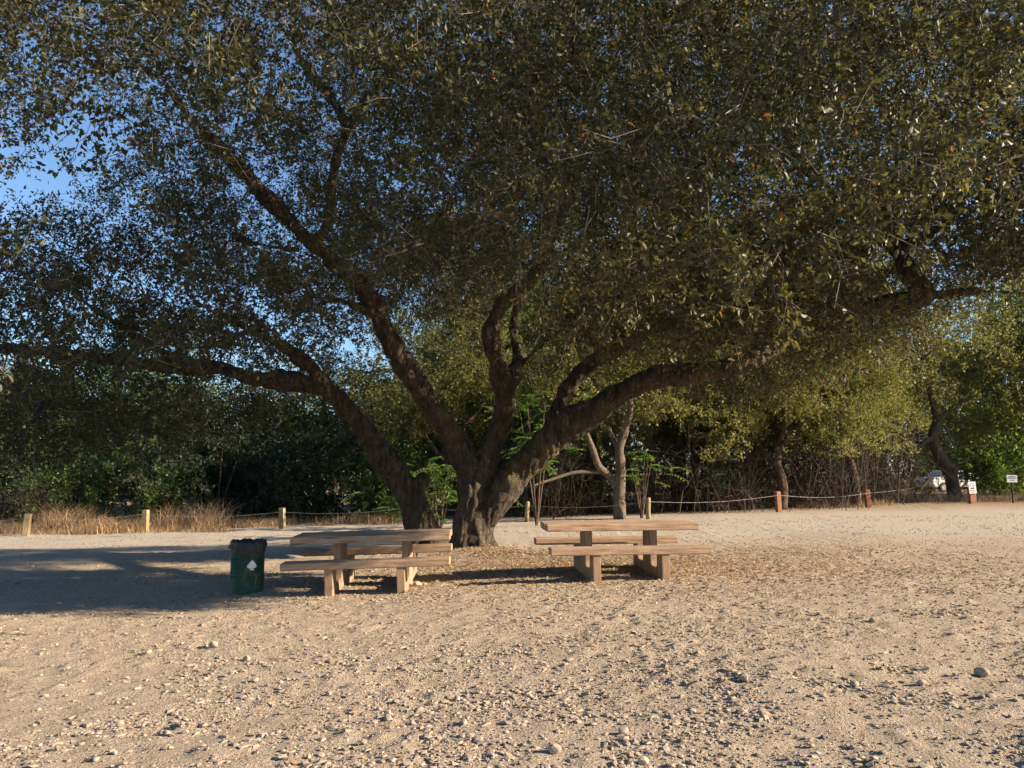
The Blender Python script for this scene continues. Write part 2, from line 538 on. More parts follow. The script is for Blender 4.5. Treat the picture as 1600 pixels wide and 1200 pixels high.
def sprays_geo(pos, dirs, scale, leaf_len, full_mask, tone, stems=True):
    """returns leaf mesh arrays and stem arrays of all sprays"""
    LV, LF4, LA, SV, SF, SA = [], [], [], [], [], []
    vo, so = 0, 0
    R = frames(dirs, 0.8)
    which = RNG.integers(0, len(SPRAYS), len(pos))
    for k, (stem, sides, P, D, N) in enumerate(SPRAYS):
        for full in (2, 1, 0):
            sel = np.where((which == k) & (full_mask == full))[0]
            if not len(sel): continue
            Rk = R[sel]
            s = scale[sel][:, None, None]
            PP = (np.einsum('nij,mj->nmi', Rk, P) * s + pos[sel][:, None, :]).reshape(-1, 3)
            DD = np.einsum('nij,mj->nmi', Rk, D).reshape(-1, 3) + RNG.normal(size=(len(sel) * len(P), 3)) * .15
            NN = np.einsum('nij,mj->nmi', Rk, N).reshape(-1, 3)
            n = len(PP)
            L = leaf_len * RNG.uniform(.65, 1.25, n)
            V, F, per = leaf_geo(PP, DD, NN, L, L * RNG.uniform(.5, .68, n), full)
            LV.append(V); LF4.append(F + vo); vo += len(V)
            rn = np.clip(np.repeat(tone[sel], len(P)) + RNG.normal(size=n) * .16, 0, .96)
            rn = np.where(RNG.random(n) < .012, 1.0, rn)
            LA.append(np.repeat(rn, per))
            if stems:
                segs = [(stem[0], stem[1], .0040, .0032), (stem[1], stem[2], .0032, .0018)] + ([(a, b, .0022, .0013) for a, b in sides[:3]] if full == 2 else [])
                if full == 0: segs = [(stem[0], stem[2], .0040, .0018)]
                for a, b, ra, rb in segs:
                    d = (b - a) / np.linalg.norm(b - a)
                    e1 = np.cross(d, [0.3, 0.5, 0.8]); e1 /= np.linalg.norm(e1); e2 = np.cross(d, e1)
                    ring = []
                    for c, r_ in ((a, ra), (b, rb)):
                        for q in range(3):
                            th = q * 2 * math.pi / 3
                            ring.append(c + (e1 * math.cos(th) + e2 * math.sin(th)) * r_)
                    ring = np.array(ring)
                    W = (np.einsum('nij,mj->nmi', Rk, ring) * s + pos[sel][:, None, :]).reshape(-1, 3)
                    b0 = (np.arange(len(sel)) * 6)[:, None] + so
                    SF.append(np.concatenate([b0 + np.array([[0, 1, 4, 3]]), b0 + np.array([[1, 2, 5, 4]]), b0 + np.array([[2, 0, 3, 5]])]))
                    SV.append(W); so += len(W)
                    SA.append(np.repeat(RNG.random(len(sel)), 6))
    return (np.concatenate(LV), LF4, np.concatenate(LA), np.concatenate(SV) if SV else None, SF, np.concatenate(SA) if SA else None)

# ------------------------------------------------------------------ the two oaks
def P3(l):
    return [px(u, v, d) for u, v, d, r in l], [r for u, v, d, r in l]

base = ground_at(738, 861)
bd = base.y
MAIN = [
    # trunk up into the left limb
    [(738, 880, bd, .60), (738, 860, bd, .52), (738, 835, bd, .43), (741, 800, bd, .41), (743, 765, bd, .42), (738, 730, bd, .36), (712, 690, bd - .1, .28), (680, 645, bd - .4, .245), (652, 603, bd - .6, .235),
     (625, 560, bd - .8, .225), (602, 515, bd - 1, .215), (585, 478, bd - 1.2, .19), (545, 425, bd - 1.5, .17), (490, 382, bd - 1.9, .16), (442, 335, bd - 2.2, .15), (400, 290, bd - 2.6, .13), (350, 235, bd - 3, .11), (300, 185, bd - 3.4, .08), (250, 120, bd - 3.7, .05)],
    # centre limb
    [(748, 770, bd, .33), (762, 715, bd - .1, .25), (782, 665, bd - .2, .225), (789, 625, bd - .3, .23), (777, 575, bd - .4, .18), (769, 525, bd - .6, .165), (782, 478, bd - .7, .15), (820, 445, bd - .9, .14), (850, 405, bd - 1.2, .12), (868, 360, bd - 1.5, .10), (885, 300, bd - 1.9, .08), (890, 220, bd - 2.2, .06), (870, 140, bd - 2.4, .04)],
    # lower right limb
    [(748, 812, bd, .36), (776, 778, bd - .1, .36), (815, 732, bd - .2, .33), (860, 690, bd - .4, .30), (915, 652, bd - .7, .26), (970, 613, bd - 1, .235), (1035, 587, bd - 1.4, .22), (1115, 580, bd - 1.7, .195), (1185, 557, bd - 1.9, .155), (1240, 528, bd - 1.6, .11), (1290, 480, bd - 1.5, .08), (1340, 420, bd - 1.6, .05), (1370, 360, bd - 1.8, .03)],
    # upper right limb
    [(815, 725, bd + .1, .24), (852, 690, bd + .1, .22), (874, 640, bd, .20), (897, 595, bd - .1, .195), (940, 556, bd - .4, .19), (990, 526, bd - .9, .175), (1045, 500, bd - 1.5, .16), (1095, 486, bd - 2.2, .15), (1170, 482, bd - 3.3, .14), (1265, 490, bd - 4.4, .13),
     (1345, 478, bd - 5.2, .13), (1400, 474, bd - 5.6, .135), (1448, 464, bd - 5.9, .125), (1432, 440, bd - 5.9, .135), (1410, 410, bd - 5.8, .125), (1393, 375, bd - 5.6, .10), (1385, 330, bd - 5.3, .09), (1370, 260, bd - 5, .06)],
    [(1402, 395, bd - 5.7, .10), (1440, 370, bd - 5.9, .075), (1485, 348, bd - 6.1, .06), (1550, 320, bd - 6.2, .04)],
    [(1448, 464, bd - 5.9, .10), (1520, 455, bd - 6.1, .07), (1620, 460, bd - 6.3, .05)],
    # forks
    [(793, 610, bd - .3, .15), (808, 562, bd - .1, .12), (801, 515, bd, .11), (812, 470, bd, .095), (835, 420, bd + .3, .08), (850, 340, bd + .5, .06)],
    [(813, 572, bd - .1, .05), (835, 548, bd - .3, .04), (862, 515, bd - .6, .03)],
    [(487, 385, bd - 1.9, .13), (512, 350, bd - 1.8, .13), (518, 290, bd - 1.9, .12), (528, 235, bd - 2, .115), (540, 200, bd - 2.1, .11), (522, 160, bd - 2.3, .09), (490, 120, bd - 2.5, .06), (450, 60, bd - 2.8, .04)],
    [(540, 205, bd - 2.1, .09), (575, 150, bd - 2.3, .085), (618, 100, bd - 2.6, .085), (652, 55, bd - 3, .08), (690, 0, bd - 3.4, .075), (715, -60, bd - 3.8, .06)],
    [(588, 492, bd - 1.1, .10), (560, 480, bd - 1.4, .085), (530, 468, bd - 1.8, .07), (475, 462, bd - 2.4, .05)],
    [(545, 470, bd - 1.5, .05), (440, 480, bd - 2.5, .05), (400, 510, bd - 2.9, .05), (342, 537, bd - 3.2, .055), (285, 542, bd - 3.4, .055), (270, 518, bd - 3.5, .05), (240, 480, bd - 3.7, .035)],
    [(470, 390, bd - 2, .07), (420, 385, bd - 2.4, .06), (370, 372, bd - 2.9, .04)],
]
LEAN = [
    [(668, 868, 17.2, 0.452), (662, 835, 17.1, 0.365), (648, 790, 17, 0.322), (622, 748, 16.8, 0.287), (592, 705, 16.6, 0.270), (565, 665, 16.4, 0.244), (540, 634, 16.2, 0.217), (515, 612, 16, 0.191), (478, 602, 15.7, 0.183), (430, 596, 15.4, 0.174),
     (385, 590, 15.1, 0.165), (345, 574, 14.9, 0.161), (300, 573, 14.6, 0.157), (240, 570, 14.3, 0.139), (170, 561, 13.9, 0.122), (100, 552, 13.6, 0.104), (40, 547, 13.3, 0.087), (-60, 535, 13, 0.061)],
    [(112, 555, 13.7, .10), (96, 595, 13.9, .085), (62, 645, 14.1, .05)],
    [(640, 775, 16.9, .18), (658, 752, 16.9, .17), (668, 743, 16.9, .13)],
    [(530, 622, 16.1, .14), (470, 560, 15.6, .10), (400, 520, 15.2, .07), (300, 470, 14.6, .05)],
    [(300, 573, 14.6, .10), (220, 530, 14.2, .07), (130, 470, 13.8, .05)],
]

def trunk_mesh(name, lines, voxel, amp):
    mb = MB()
    nodes = []
    for l in lines:
        p, r = P3(l)
        sp, sr = smooth_path(p, r, 5)
        mb.tube(sp, sr, 14)
        nodes.append((sp, sr))
    o = bpy.data.objects.new('tmp', mb.mesh('tmp'))
    COL.objects.link(o)
    m = o.modifiers.new('r', 'REMESH'); m.mode = 'VOXEL'; m.voxel_size = voxel; m.use_smooth_shade = True
    s = o.modifiers.new('s', 'SMOOTH'); s.factor = 0.5; s.iterations = 4
    dg = bpy.context.evaluated_depsgraph_get()
    me = bpy.data.meshes.new_from_object(o.evaluated_get(dg))
    bpy.data.objects.remove(o)
    me.name = name
    n = len(me.vertices)
    co = np.empty(n * 3, np.float32); no = np.empty(n * 3, np.float32)
    me.vertices.foreach_get('co', co); me.vertices.foreach_get('normal', no)
    co = co.reshape(-1, 3); no = no.reshape(-1, 3)
    d = ((vnoise(co, 1.8, 3) - .5) * 2.2 + (vnoise(co * [1, 1, .6], 5, 4) - .5) * 1.2 + (vnoise(co * [1, 1, .3], 14, 5) - .5) * .9) * amp
    fis = 1 - 2 * np.abs(vnoise(co * [1, 1, .2], 8.5, 6) - .5)
    d = d - np.clip(fis, 0, 1) ** 5 * amp * .8
    knot = np.maximum(0, vnoise(co, 1.1, 9) - .74)
    d = d + knot * .5
    # roots: buttress ridges flare at the foot
    foot = np.exp(-np.maximum(0, co[:, 2] + .1) / .28)
    b0 = co[co[:, 2] < 0.2]
    c0 = b0[:, :2].mean(0) if len(b0) else np.zeros(2)
    ang = np.arctan2(co[:, 1] - c0[1], co[:, 0] - c0[0])
    d = d + foot * (.05 + np.sin(ang * 5 + 1) * .09 + np.sin(ang * 9) * .04)
    me.vertices.foreach_set('co', (co + no * d[:, None]).ravel().astype(np.float32))
    me.polygons.foreach_set('use_smooth', [True] * len(me.polygons))
    me.update()
    return me, nodes

oak = tag(empty('oak_tree', base), 'huge spreading oak with thick forked trunk standing behind the picnic tables', 'tree')
lean_base = px(668, 850, 17.2)
lean = tag(empty('oak_tree', (lean_base.x, lean_base.y, float(g0(lean_base.x, lean_base.y)))), 'leaning oak behind the left picnic table, its long limb reaching left', 'tree')

def put(o, parent):
    """parent without moving: mesh coordinates are in world space"""
    o.parent = parent
    o.location = -Vector(parent.location)
    return o

me, nodes_main = trunk_mesh('trunk', MAIN, 0.029, .045)
put(obj('trunk', me, M['bark']), oak)
me, nodes_lean = trunk_mesh('trunk', LEAN, 0.032, .045)
put(obj('trunk', me, M['bark']), lean)

# crown volume: a wide dome, hollow under the limbs
CX, CY, RX, RY = 0.2, 13.6, 11.8, 10.2
COT = 1 / math.tan(SUN_EL)

def in_view(P, m=1.5):
    X, Y, Z = P[:, 0], P[:, 1], P[:, 2] - CAM_H
    cp, sp_ = math.cos(PITCH), math.sin(PITCH)
    f = Y * cp + Z * sp_
    b = -Y * sp_ + Z * cp
    return (f > 1.0) & (np.abs(X) < f * 0.675 + m) & (b < f * 0.506 + m)

def sunlit_zone(P):
    """would this point shade ground that lies in full sun in the photograph?"""
    z = P[:, 2] - g0(P[:, 0], P[:, 1])
    L = z * COT
    sx = P[:, 0] - L * math.cos(SUN_FRONT)
    sy = P[:, 1] + L * math.sin(SUN_FRONT)
    A = (sy < 9.7) & (sx > -(0.70 * sy + 0.4))
    B = (sy >= 9.7) & (sy < 14.5) & (sx > -3.3)
    C = (sy >= 14.5) & (sy < 26) & (sx > -1.5)
    D = (sy >= 19) & (sy < 25.5) & (sx > -16)
    E = (sy >= 14.0) & (sy < 17.3) & (sx > -5.2)
    return A | B | C | D | E

def open_air(P):
    X, Y, H = P[:, 0], P[:, 1], P[:, 2]
    rim = np.clip((Y - 5.0) / 10.0, 0, 1.0)                       # the underside rises from the outer rim towards the trunk
    wob = (vn2(X, Y, .5, 91) - .5) * .8
    mid = (X > -3.2 * Y / 15) & (X < 1.5 * Y / 15) & (H < 3.0 + 2.7 * rim + wob) & (Y < 15.2)
    rgt = (X >= 1.5 * Y / 15) & (X < 5.2 * Y / 15) & (H < 2.6 + 1.75 * rim + wob) & (Y < 14.2)
    return mid | rgt

def crown_points(n, shell=False):
    out = []
    tot = 0
    while tot < n:
        k = n * 6
        x = RNG.uniform(-RX, RX, k); y = RNG.uniform(-RY, RY, k)
        r = np.sqrt((x / RX) ** 2 + (y / RY) ** 2)
        zt = 3.2 + 9.6 * np.sqrt(np.clip(1 - r ** 2.2, 0, 1))
        zb = 2.7 + 2.6 * np.exp(-(r / .45) ** 2) - .3 * r - 1.3 * np.clip((-x - 5.5) / 4, 0, 1)
        z = RNG.uniform(2, 13, k)
        P = np.stack([x + CX, y + CY, z], 1)
        ok = (r < 1) & (z < zt) & (z > zb)
        cl = vnoise(P, 0.55, 21) * .5 + vnoise(P, 1.15, 22) * .5
        thr = np.where(P[:, 0] < -1.0, .505, .45)
        ok &= cl > thr - .0
        zz = P[:, 2] * COT
        sx, sy = P[:, 0] - zz * math.cos(SUN_FRONT), P[:, 1] + zz * math.sin(SUN_FRONT)
        shade = (sx < -3.3) & (sx > -9) & (sy > 9.7) & (sy < 18.5)
        lit = shade & (vn2(sx * .10, sy, 2.4, 71) < .46)
        ok &= ~(lit & (RNG.random(k) < .9))
        ok &= in_view(P) | shade | (RNG.random(k) < .12)
        ok &= ~(sunlit_zone(P) & (RNG.random(k) < .985))
        # open air under the limbs, between the trunk and the open ground in front of it
        ok &= ~(open_air(P) & (RNG.random(k) < .93))
        # keep clear of the lens
        ok &= np.hypot(P[:, 0], P[:, 1]) > 6.0
        P = P[ok]
        out.append(P); tot += len(P)
    return np.concatenate(out)[:n]

NP, NR, NT = [], [], []      # branch nodes: position, radius, tree id
for tid, nodes in ((0, nodes_main), (1, nodes_lean)):
    for sp, sr in nodes:
        k = max(2, int(len(sp) * 0.35))
        for p, r in list(zip(sp, sr))[k:]:
            NP.append(np.array(p)); NR.append(r); NT.append(tid)

def grow(att, r_max, seg, wiggle, sag):
    """each attractor gets a branch from the nearest existing node"""
    tubes = []
    kd = kdtree.KDTree(len(NP))
    for i, p in enumerate(NP): kd.insert(p, i)
    kd.balance()
    dist = [(kd.find(a)[2], j) for j, a in enumerate(att)]
    dist.sort()
    fresh = []
    for dd, j in dist:
        a = att[j]
        co, i, d = kd.find(a)
        for fi in fresh[-500:]:
            q = np.linalg.norm(NP[fi] - a)
            if q < d: d, i = q, fi
        s = NP[i]
        if d < .15 or d > 7.5: continue
        r0 = min(NR[i] * .75, r_max, .006 + .014 * d)
        pts, rs = [], []
        side = RNG.normal(size=3) * wiggle * d
        for k in range(seg + 1):
            t = k / seg
            p = s * (1 - t) + a * t + side * math.sin(math.pi * t) * (1 - .3 * t) + np.array([0, 0, sag * d * math.sin(math.pi * t)]) + (RNG.normal(size=3) * .03 * d if 0 < k < seg else 0)
            pts.append(p); rs.append(r0 * (1 - .7 * t))
        tubes.append((pts, rs, NT[i]))
        for p, r in zip(pts[1:], rs[1:]):
            NP.append(np.array(p)); NR.append(r); NT.append(NT[i]); fresh.append(len(NP) - 1)
    return tubes

t1 = grow(crown_points(240), .06, 7, .10, .10)
t2 = grow(crown_points(2600), .022, 5, .12, .05)
for tid, parent in ((0, oak), (1, lean)):
    mb = MB()
    for pts, rs, t in t1:
        if t == tid: mb.tube(pts, rs, 6, False)
    for pts, rs, t in t2:
        if t == tid: mb.tube(pts, rs, 4, False)
    put(tag(mb.build('branches', M['branch'], None, True), kind='stuff'), parent)

NPa, NTa, NRa = np.array(NP), np.array(NT), np.array(NR)
NSPRAY = 26500
S = crown_points(NSPRAY)
# extra sprays added towards the sun, shaped to throw streaked shade on the left
ex = []
while sum(map(len, ex)) < 2600:
    k = 60000
    P = np.stack([RNG.uniform(-1, CX + RX, k), RNG.uniform(CY - RY, CY + RY, k), RNG.uniform(2.8, 8, k)], 1)
    r = np.hypot((P[:, 0] - CX) / RX, (P[:, 1] - CY) / RY)
    zz = P[:, 2] * COT
    sx, sy = P[:, 0] - zz * math.cos(SUN_FRONT), P[:, 1] + zz * math.sin(SUN_FRONT)
    streak = vn2(sx * .10, sy, 2.4, 71) > .55
    ex.append(P[(r < 1) & (P[:, 2] > 3.1) & (P[:, 2] < 3.2 + 9.6 * np.sqrt(np.clip(1 - r ** 2.2, 0, 1))) & (sx > -8.5) & (sx < -3.3) & (sy > 9.8) & (sy < 18.3) & streak & (np.hypot(P[:, 0], P[:, 1]) > 8) & ~sunlit_zone(P)])
S = np.concatenate([S] + ex)

kd = kdtree.KDTree(len(NPa))
for i, p in enumerate(NPa): kd.insert(p, i)
kd.balance()
near = np.array([kd.find(p)[1] for p in S])
anchor = NPa[near]
off = S - anchor
dl = np.linalg.norm(off, axis=1)
S = anchor + off * np.minimum(1, .42 / np.maximum(dl, 1e-6))[:, None]       # every spray sits by a branch
S = S[~(sunlit_zone(S) & (RNG.random(len(S)) < .97))] if False else S
tidS = NTa[near]
D = norm(off) * .8 + rand_unit(len(S)) * .9 + np.array([0, 0, -.28])
keep = (np.hypot(S[:, 0], S[:, 1]) > 5.8) & ~(open_air(S) & (RNG.random(len(S)) < .85))
zz = S[:, 2] * COT
sx, sy = S[:, 0] - zz * math.cos(SUN_FRONT), S[:, 1] + zz * math.sin(SUN_FRONT)
keep &= ~((sx < -3.3) & (sx > -9) & (sy > 9.4) & (sy < 18.5) & (vn2(sx * .10, sy, 2.4, 71) < .50) & (RNG.random(len(S)) < .92))
# heavy limbs carry few leaves close to them, most of all on the open side below the crown
heavy = [(MAIN[0][10:16], .9), (MAIN[1][3:10], .95), (MAIN[6][0:4], .8), (MAIN[2][4:8], .9), (MAIN[3][3:7], .75), (MAIN[3][12:16], .95), (MAIN[4][:3], .7), (MAIN[8][0:6], .7), (MAIN[9][1:5], .6), (LEAN[0][5:15], .8)]
for l, wd in heavy:
    p, _ = smooth_path(*P3(l), 5)
    A_ = np.array([tuple(q) for q in p])
    d2 = np.full(len(S), 9.0)
    for q in A_:
        for k in np.linspace(0, .38, 7):            # a wedge of open air in front of the limb
            c = q * (1 - k) + np.array([0, 0, CAM_H]) * k
            d2 = np.minimum(d2, np.linalg.norm(S - c, axis=1) / (1 - k))
    keep &= ~((d2 < wd * .62) & (RNG.random(len(S)) < .86))
S, D, tidS = S[keep], D[keep], tidS[keep]
tone = np.clip(.27 + .018 * S[:, 0] + (vnoise(S, .35, 31) - .5) * .5 + (vnoise(S, 1.2, 32) - .5) * .3, 0, .8)
scl = RNG.uniform(.8, 1.35, len(S))
for tid, parent in ((0, oak), (1, lean)):
    q = tidS == tid
    dist = np.linalg.norm(S[q] - [0, 0, CAM_H], axis=1)
    LV, LF, LA, SV, SF, SA = sprays_geo(S[q], D[q], scl[q], .067, np.where(dist < 7.0, 2, np.where(dist < 10.8, 1, 0)), tone[q])
    put(tag(obj('crown', mesh_np('crown', LV, LF, {'rnd': LA}), M['oak_leaf']), kind='stuff'), parent)
    put(tag(obj('twigs', mesh_np('twigs', SV, SF, {'rnd': SA}), M['twig']), kind='stuff'), parent)
print('sprays', len(S), 'leaves', len(S) * 28)

# ------------------------------------------------------------------ background trees and brush
def crown_mesh(name, lobes, n, leaf, scale, seed, density_noise=.8):
    """leafy sprays through a set of ellipsoid lobes (centre, radii), denser to the outside, with gaps"""
    global RNG
    keep_rng = RNG
    RNG = np.random.default_rng(seed)
    vol = np.array([r[0] * r[1] * r[2] for c, r in lobes]); vol = vol / vol.sum()
    P, O = [], []
    for (c, r), f in zip(lobes, vol):
        k = int(n * f * 2.2) + 8
        u = rand_unit(k) * (RNG.random(k) ** .42)[:, None]
        P.append(np.array(c) + u * np.array(r)); O.append(u)
    P = np.concatenate(P); O = np.concatenate(O)
    cl = vnoise(P, density_noise, seed) * .6 + vnoise(P, density_noise * 2.6, seed + 1) * .4
    o = np.argsort(-cl + RNG.random(len(P)) * .12)[:n]
    P, O = P[o], O[o]
    D = O * .9 + rand_unit(len(P)) * .8 + np.array([0, 0, -.25])
    tone = np.clip(.45 + (vnoise(P, .7, seed + 3) - .5) * .8, 0, 1)
    LV, LF, LA, _, _, _ = sprays_geo(P, D, np.full(len(P), scale) * RNG.uniform(.7, 1.3, len(P)), leaf, np.zeros(len(P), int), tone, False)
    RNG = keep_rng
    return mesh_np(name, LV, LF, {'rnd': LA})

def limbs_mesh(name, lines, sides=8):
    mb = MB()
    for l in lines:
        p, r = smooth_path([Vector(q[:3]) for q in l], [q[3] for q in l], 4)
        mb.tube(p, r, sides, True, .12)
    return mb.mesh(name, True)

def place_tree(name, label, loc, trunk_me, crown_me, bark, leaf, rz=0.0, s=(1, 1, 1), cat='tree', group=None, stem='trunk', crown='crown'):
    e = empty(name, loc, rz)
    e.scale = s
    tag(e, label, cat, group)
    if trunk_me is not None:
        obj(stem, trunk_me, bark, e)
    if crown_me is not None:
        o = obj(crown, crown_me, None, e)
        if len(crown_me.materials) == 0: crown_me.materials.append(leaf)
        if o.data.materials[0] is not leaf:
            o.material_slots[0].link = 'OBJECT'; o.material_slots[0].material = leaf
        tag(o, kind='stuff')
    return e

def gp(u, d):
    x = (u - 800) / FPX * d
    return (x, d, float(gz(np.array([x]), np.array([d]))[0]))

TR_A = limbs_mesh('trunk', [[(0, 0, -.2, .26), (.1, 0, 1, .2), (-.1, .1, 2.2, .17), (.3, 0, 3.6, .13), (.2, 0, 5.6, .06)],
                            [(-.05, .05, 1.8, .12), (-.9, .2, 2.8, .09), (-1.6, .1, 4.0, .05)], [(.1, 0, 2.6, .11), (1.0, -.3, 3.6, .08), (1.8, -.2, 4.6, .04)]])
CR_A = crown_mesh('crown', [((0, 0, 5.2), (2.6, 2.4, 2.2)), ((-1.8, .2, 3.9), (1.7, 1.6, 1.5)), ((1.9, -.3, 4.2), (1.8, 1.6, 1.6)), ((.3, .2, 3.2), (2.2, 2, 1.3))], 1000, .13, 1.5, 41)
CR_B = crown_mesh('crown', [((0, 0, 3.2), (2.2, 2.0, 2.9)), ((-1.5, .1, 2.0), (1.6, 1.5, 1.7)), ((1.6, -.2, 2.4), (1.6, 1.5, 1.9)), ((.5, 0, 5.4), (1.4, 1.4, 1.5))], 1000, .13, 1.5, 52)
CR_S = crown_mesh('foliage', [((0, 0, 1.1), (1.6, 1.2, 1.2)), ((-1.1, 0, .8), (1.0, .9, .9)), ((1.1, .1, .9), (1.1, .9, 1.0))], 420, .10, 1.1, 63)
ST_S = limbs_mesh('stem', [[(0, 0, -.1, .05), (-.2, .1, .8, .035), (-.5, .1, 1.7, .015)], [(.05, 0, -.1, .05), (.3, 0, .9, .03), (.6, -.1, 1.8, .015)], [(0, .05, -.1, .04), (.05, .2, 1.0, .03), (0, .2, 2.0, .012)]], 5)

far = [  # pixel column, distance, mesh, leaf, scale, label
    (30, 34, CR_B, 'green_leaf', 1.05, 'bright green tree at the far left edge beyond the dry grass'),
    (165, 38, CR_A, 'green_leaf', 1.15, 'green tree behind the fence post second from the left edge'),
    (285, 33, CR_B, 'grey_leaf', .92, 'broad grey-green tree behind the dry grass left of the barrel'),
    (395, 35, CR_B, 'grey_leaf', 1.0, 'dull grey-green tree standing behind and above the green barrel'),
    (500, 39, CR_A, 'far_leaf', 1.15, 'olive tree behind the fence, seen left of the leaning trunk'),
    (610, 36, CR_B, 'far_leaf', 1.05, 'olive tree seen through the gap between the two oak trunks'),
    (705, 40, CR_A, 'far_leaf', 1.3, 'sunlit olive tree far behind the fork of the big oak'),
    (820, 36, CR_B, 'green_leaf', 1.2, 'green tree behind the fence post right of the big trunk'),
    (925, 41, CR_A, 'far_leaf', 1.35, 'olive tree far behind the right picnic table'),
    (1060, 37, CR_A, 'far_leaf', 1.2, 'olive tree behind the brush, right of the forked pale trunk'),
    (1180, 35, CR_A, 'far_leaf', 1.1, 'sunlit olive tree behind the reddish fence post'),
    (1310, 38, CR_A, 'far_leaf', 1.25, 'olive tree left of the crooked trunk, behind the brush'),
    (1590, 44, CR_B, 'green_leaf', 1.2, 'dark green tree at the right edge behind the signs'),
    (1680, 37, CR_A, 'far_leaf', 1.2, 'olive tree cut by the right edge of the view'),
    (-40, 42, CR_A, 'far_leaf', 1.3, 'olive tree cut by the left edge of the view'),
]
for i, (u, d, cm, lf, s, lab) in enumerate(far):
    place_tree('background_tree', lab, gp(u, d), TR_A, cm, M['bark_far'], M[lf], i * 1.9, (s * 1.25, s * 1.25, s * (1.6 if u > 650 else .92)), group='trees beyond the fence')

far2 = [(-60, 62), (70, 58), (200, 64), (330, 57), (460, 63), (590, 58), (720, 64), (850, 57), (980, 62), (1110, 58), (1240, 64), (1370, 59), (1500, 66), (1640, 62)]
names2 = ['far left corner', 'left of the dry grass', 'over the dry grass', 'over the barrel', 'left of the leaning oak', 'behind the leaning oak', 'behind the oak trunk', 'behind the oak fork',
          'over the right table', 'right of the right table', 'over the reddish post', 'left of the crooked oak', 'behind the two signs', 'far right corner']
for i, ((u, d), nm) in enumerate(zip(far2, names2)):
    place_tree('distant_tree', 'distant dark tree in the rear row, ' + nm, gp(u, d), TR_A, CR_A if i % 2 else CR_B, M['bark_far'], M['far_leaf' if i % 3 else 'green_leaf'], i * 2.3, (1.75, 1.75, (1.9 if u > 650 else 1.15) + .12 * (i % 3)), group='distant rear row of trees')

# shrubs along the far side of the fence
shr = [(20, 29.5, 'grey_leaf', 1.0, 'grey-green shrub behind the leftmost fence post'), (120, 30.5, 'green_leaf', 1.15, 'yellow-green shrub just behind the tall dry grass'),
       (235, 29.5, 'green_leaf', 1.2, 'green shrub behind the second fence post from left'), (345, 29.5, 'grey_leaf', 1.3, 'dark shrub behind the end of the dry grass'),
       (430, 30.5, 'grey_leaf', 1.2, 'dark shrub behind the post right of the barrel'), (520, 29.5, 'grey_leaf', 1.3, 'grey-green shrub over the left picnic table'),
       (610, 30, 'green_leaf', 1.3, 'dark shrub just left of the leaning trunk base'), (860, 30, 'grey_leaf', 1.35, 'dark shrub behind the post beside the oak trunk'),
       (1150, 31, 'grey_leaf', 1.2, 'low dark shrub left of the reddish fence post'), (1395, 41, 'far_leaf', 1.2, 'olive shrub between the last plain post and the crooked trunk'),
       (1548, 43, 'green_leaf', 1.2, 'dark green shrub between the two white signs'), (1425, 60, 'grey_leaf', 2.2, 'dark shrub far behind the left end of the parked car'), (1500, 62, 'grey_leaf', 2.4, 'dark shrub far behind the right end of the parked car')]
for i, (u, d, lf, s, lab) in enumerate(shr):
    place_tree('shrub', lab, gp(u, d), ST_S, CR_S, M['bark_far'], M[lf], i * 1.3, (s, s, s * 1.1), 'shrub', 'shrubs beyond the fence', 'stem', 'foliage')

# tangled bare brush
def brush_mesh(seed, n=620):
    r = np.random.default_rng(seed)
    mb = MB(); A = []
    for k in range(n):
        x, y = r.normal() * 1.0, r.normal() * .6
        h = r.uniform(.8, 3.1)
        lx, ly = r.normal() * 1.1, r.normal() * .7
        z0 = -.05
        if k % 3:                                  # side twigs hang in the tangle at any height and angle
            z0 = r.uniform(.2, 2.6); lx = r.normal() * 1.3; h = z0 + r.normal() * .7
            h = max(h, .1)
        j = r.normal(size=6) * .14
        p = [(x, y, z0), (x + lx * .35 + j[0], y + ly * .3 + j[1], z0 + (h - z0) * .5 + j[2]), (x + lx * .8 + j[3], y + ly * .7 + j[4], z0 + (h - z0) * .9 + j[5]), (x + lx * 1.2, y + ly, max(.03, z0 + (h - z0) * (1 + r.normal() * .2)))]
        r0 = r.uniform(.006, .018) if k % 3 == 0 else r.uniform(.004, .009)
        b = len(mb.V)
        mb.tube(p, [r0 * .85, r0 * .65, r0 * .42, r0 * .2], 3, False)
        A += [r.random()] * (len(mb.V) - b)
    me = mb.mesh('sticks')
    at = me.attributes.new('rnd', 'FLOAT', 'POINT'); at.data.foreach_set('value', np.array(A, np.float32))
    return me
BR = [brush_mesh(5), brush_mesh(6)]
BRL = crown_mesh('foliage', [((0, 0, 2.0), (1.8, 1.0, 1.3)), ((.6, 0, 1.0), (1.6, .9, .9))], 170, .09, 1.1, 77, 1.3)
brs = [(60, 28.5, .55, 'grey bare brush rising behind the leftmost dry grass'), (845, 28.5, .95, 'bare dark brush behind the pale post beside the oak'), (900, 29.5, 1.0, 'tangled bare brush left of the forked pale tree'),
       (1010, 29, .9, 'bare brush right behind the forked pale tree'), (1075, 30, 1.1, 'bare brush over the right end of the right table'), (1130, 29, 1.0, 'tangled dark brush left of the reddish post'),
       (1190, 30.5, 1.15, 'tall bare brush right behind the reddish post'), (1245, 30.5, 1.15, 'tall bare brush just right of the reddish post'), (1300, 32, 1.2, 'tall tangle of bare brush left of the pale-stemmed shrub'),
       (1365, 33, 1.1, 'bare brush behind the last plain fence post')]
for i, (u, d, s, lab) in enumerate(brs):
    place_tree('brush', lab, gp(u, d), BR[i % 2], BRL, M['brush_stick'], M['grey_leaf'], i * 2.1, (s, s, s), 'brush', 'bare brush beyond the fence', 'sticks', 'foliage')

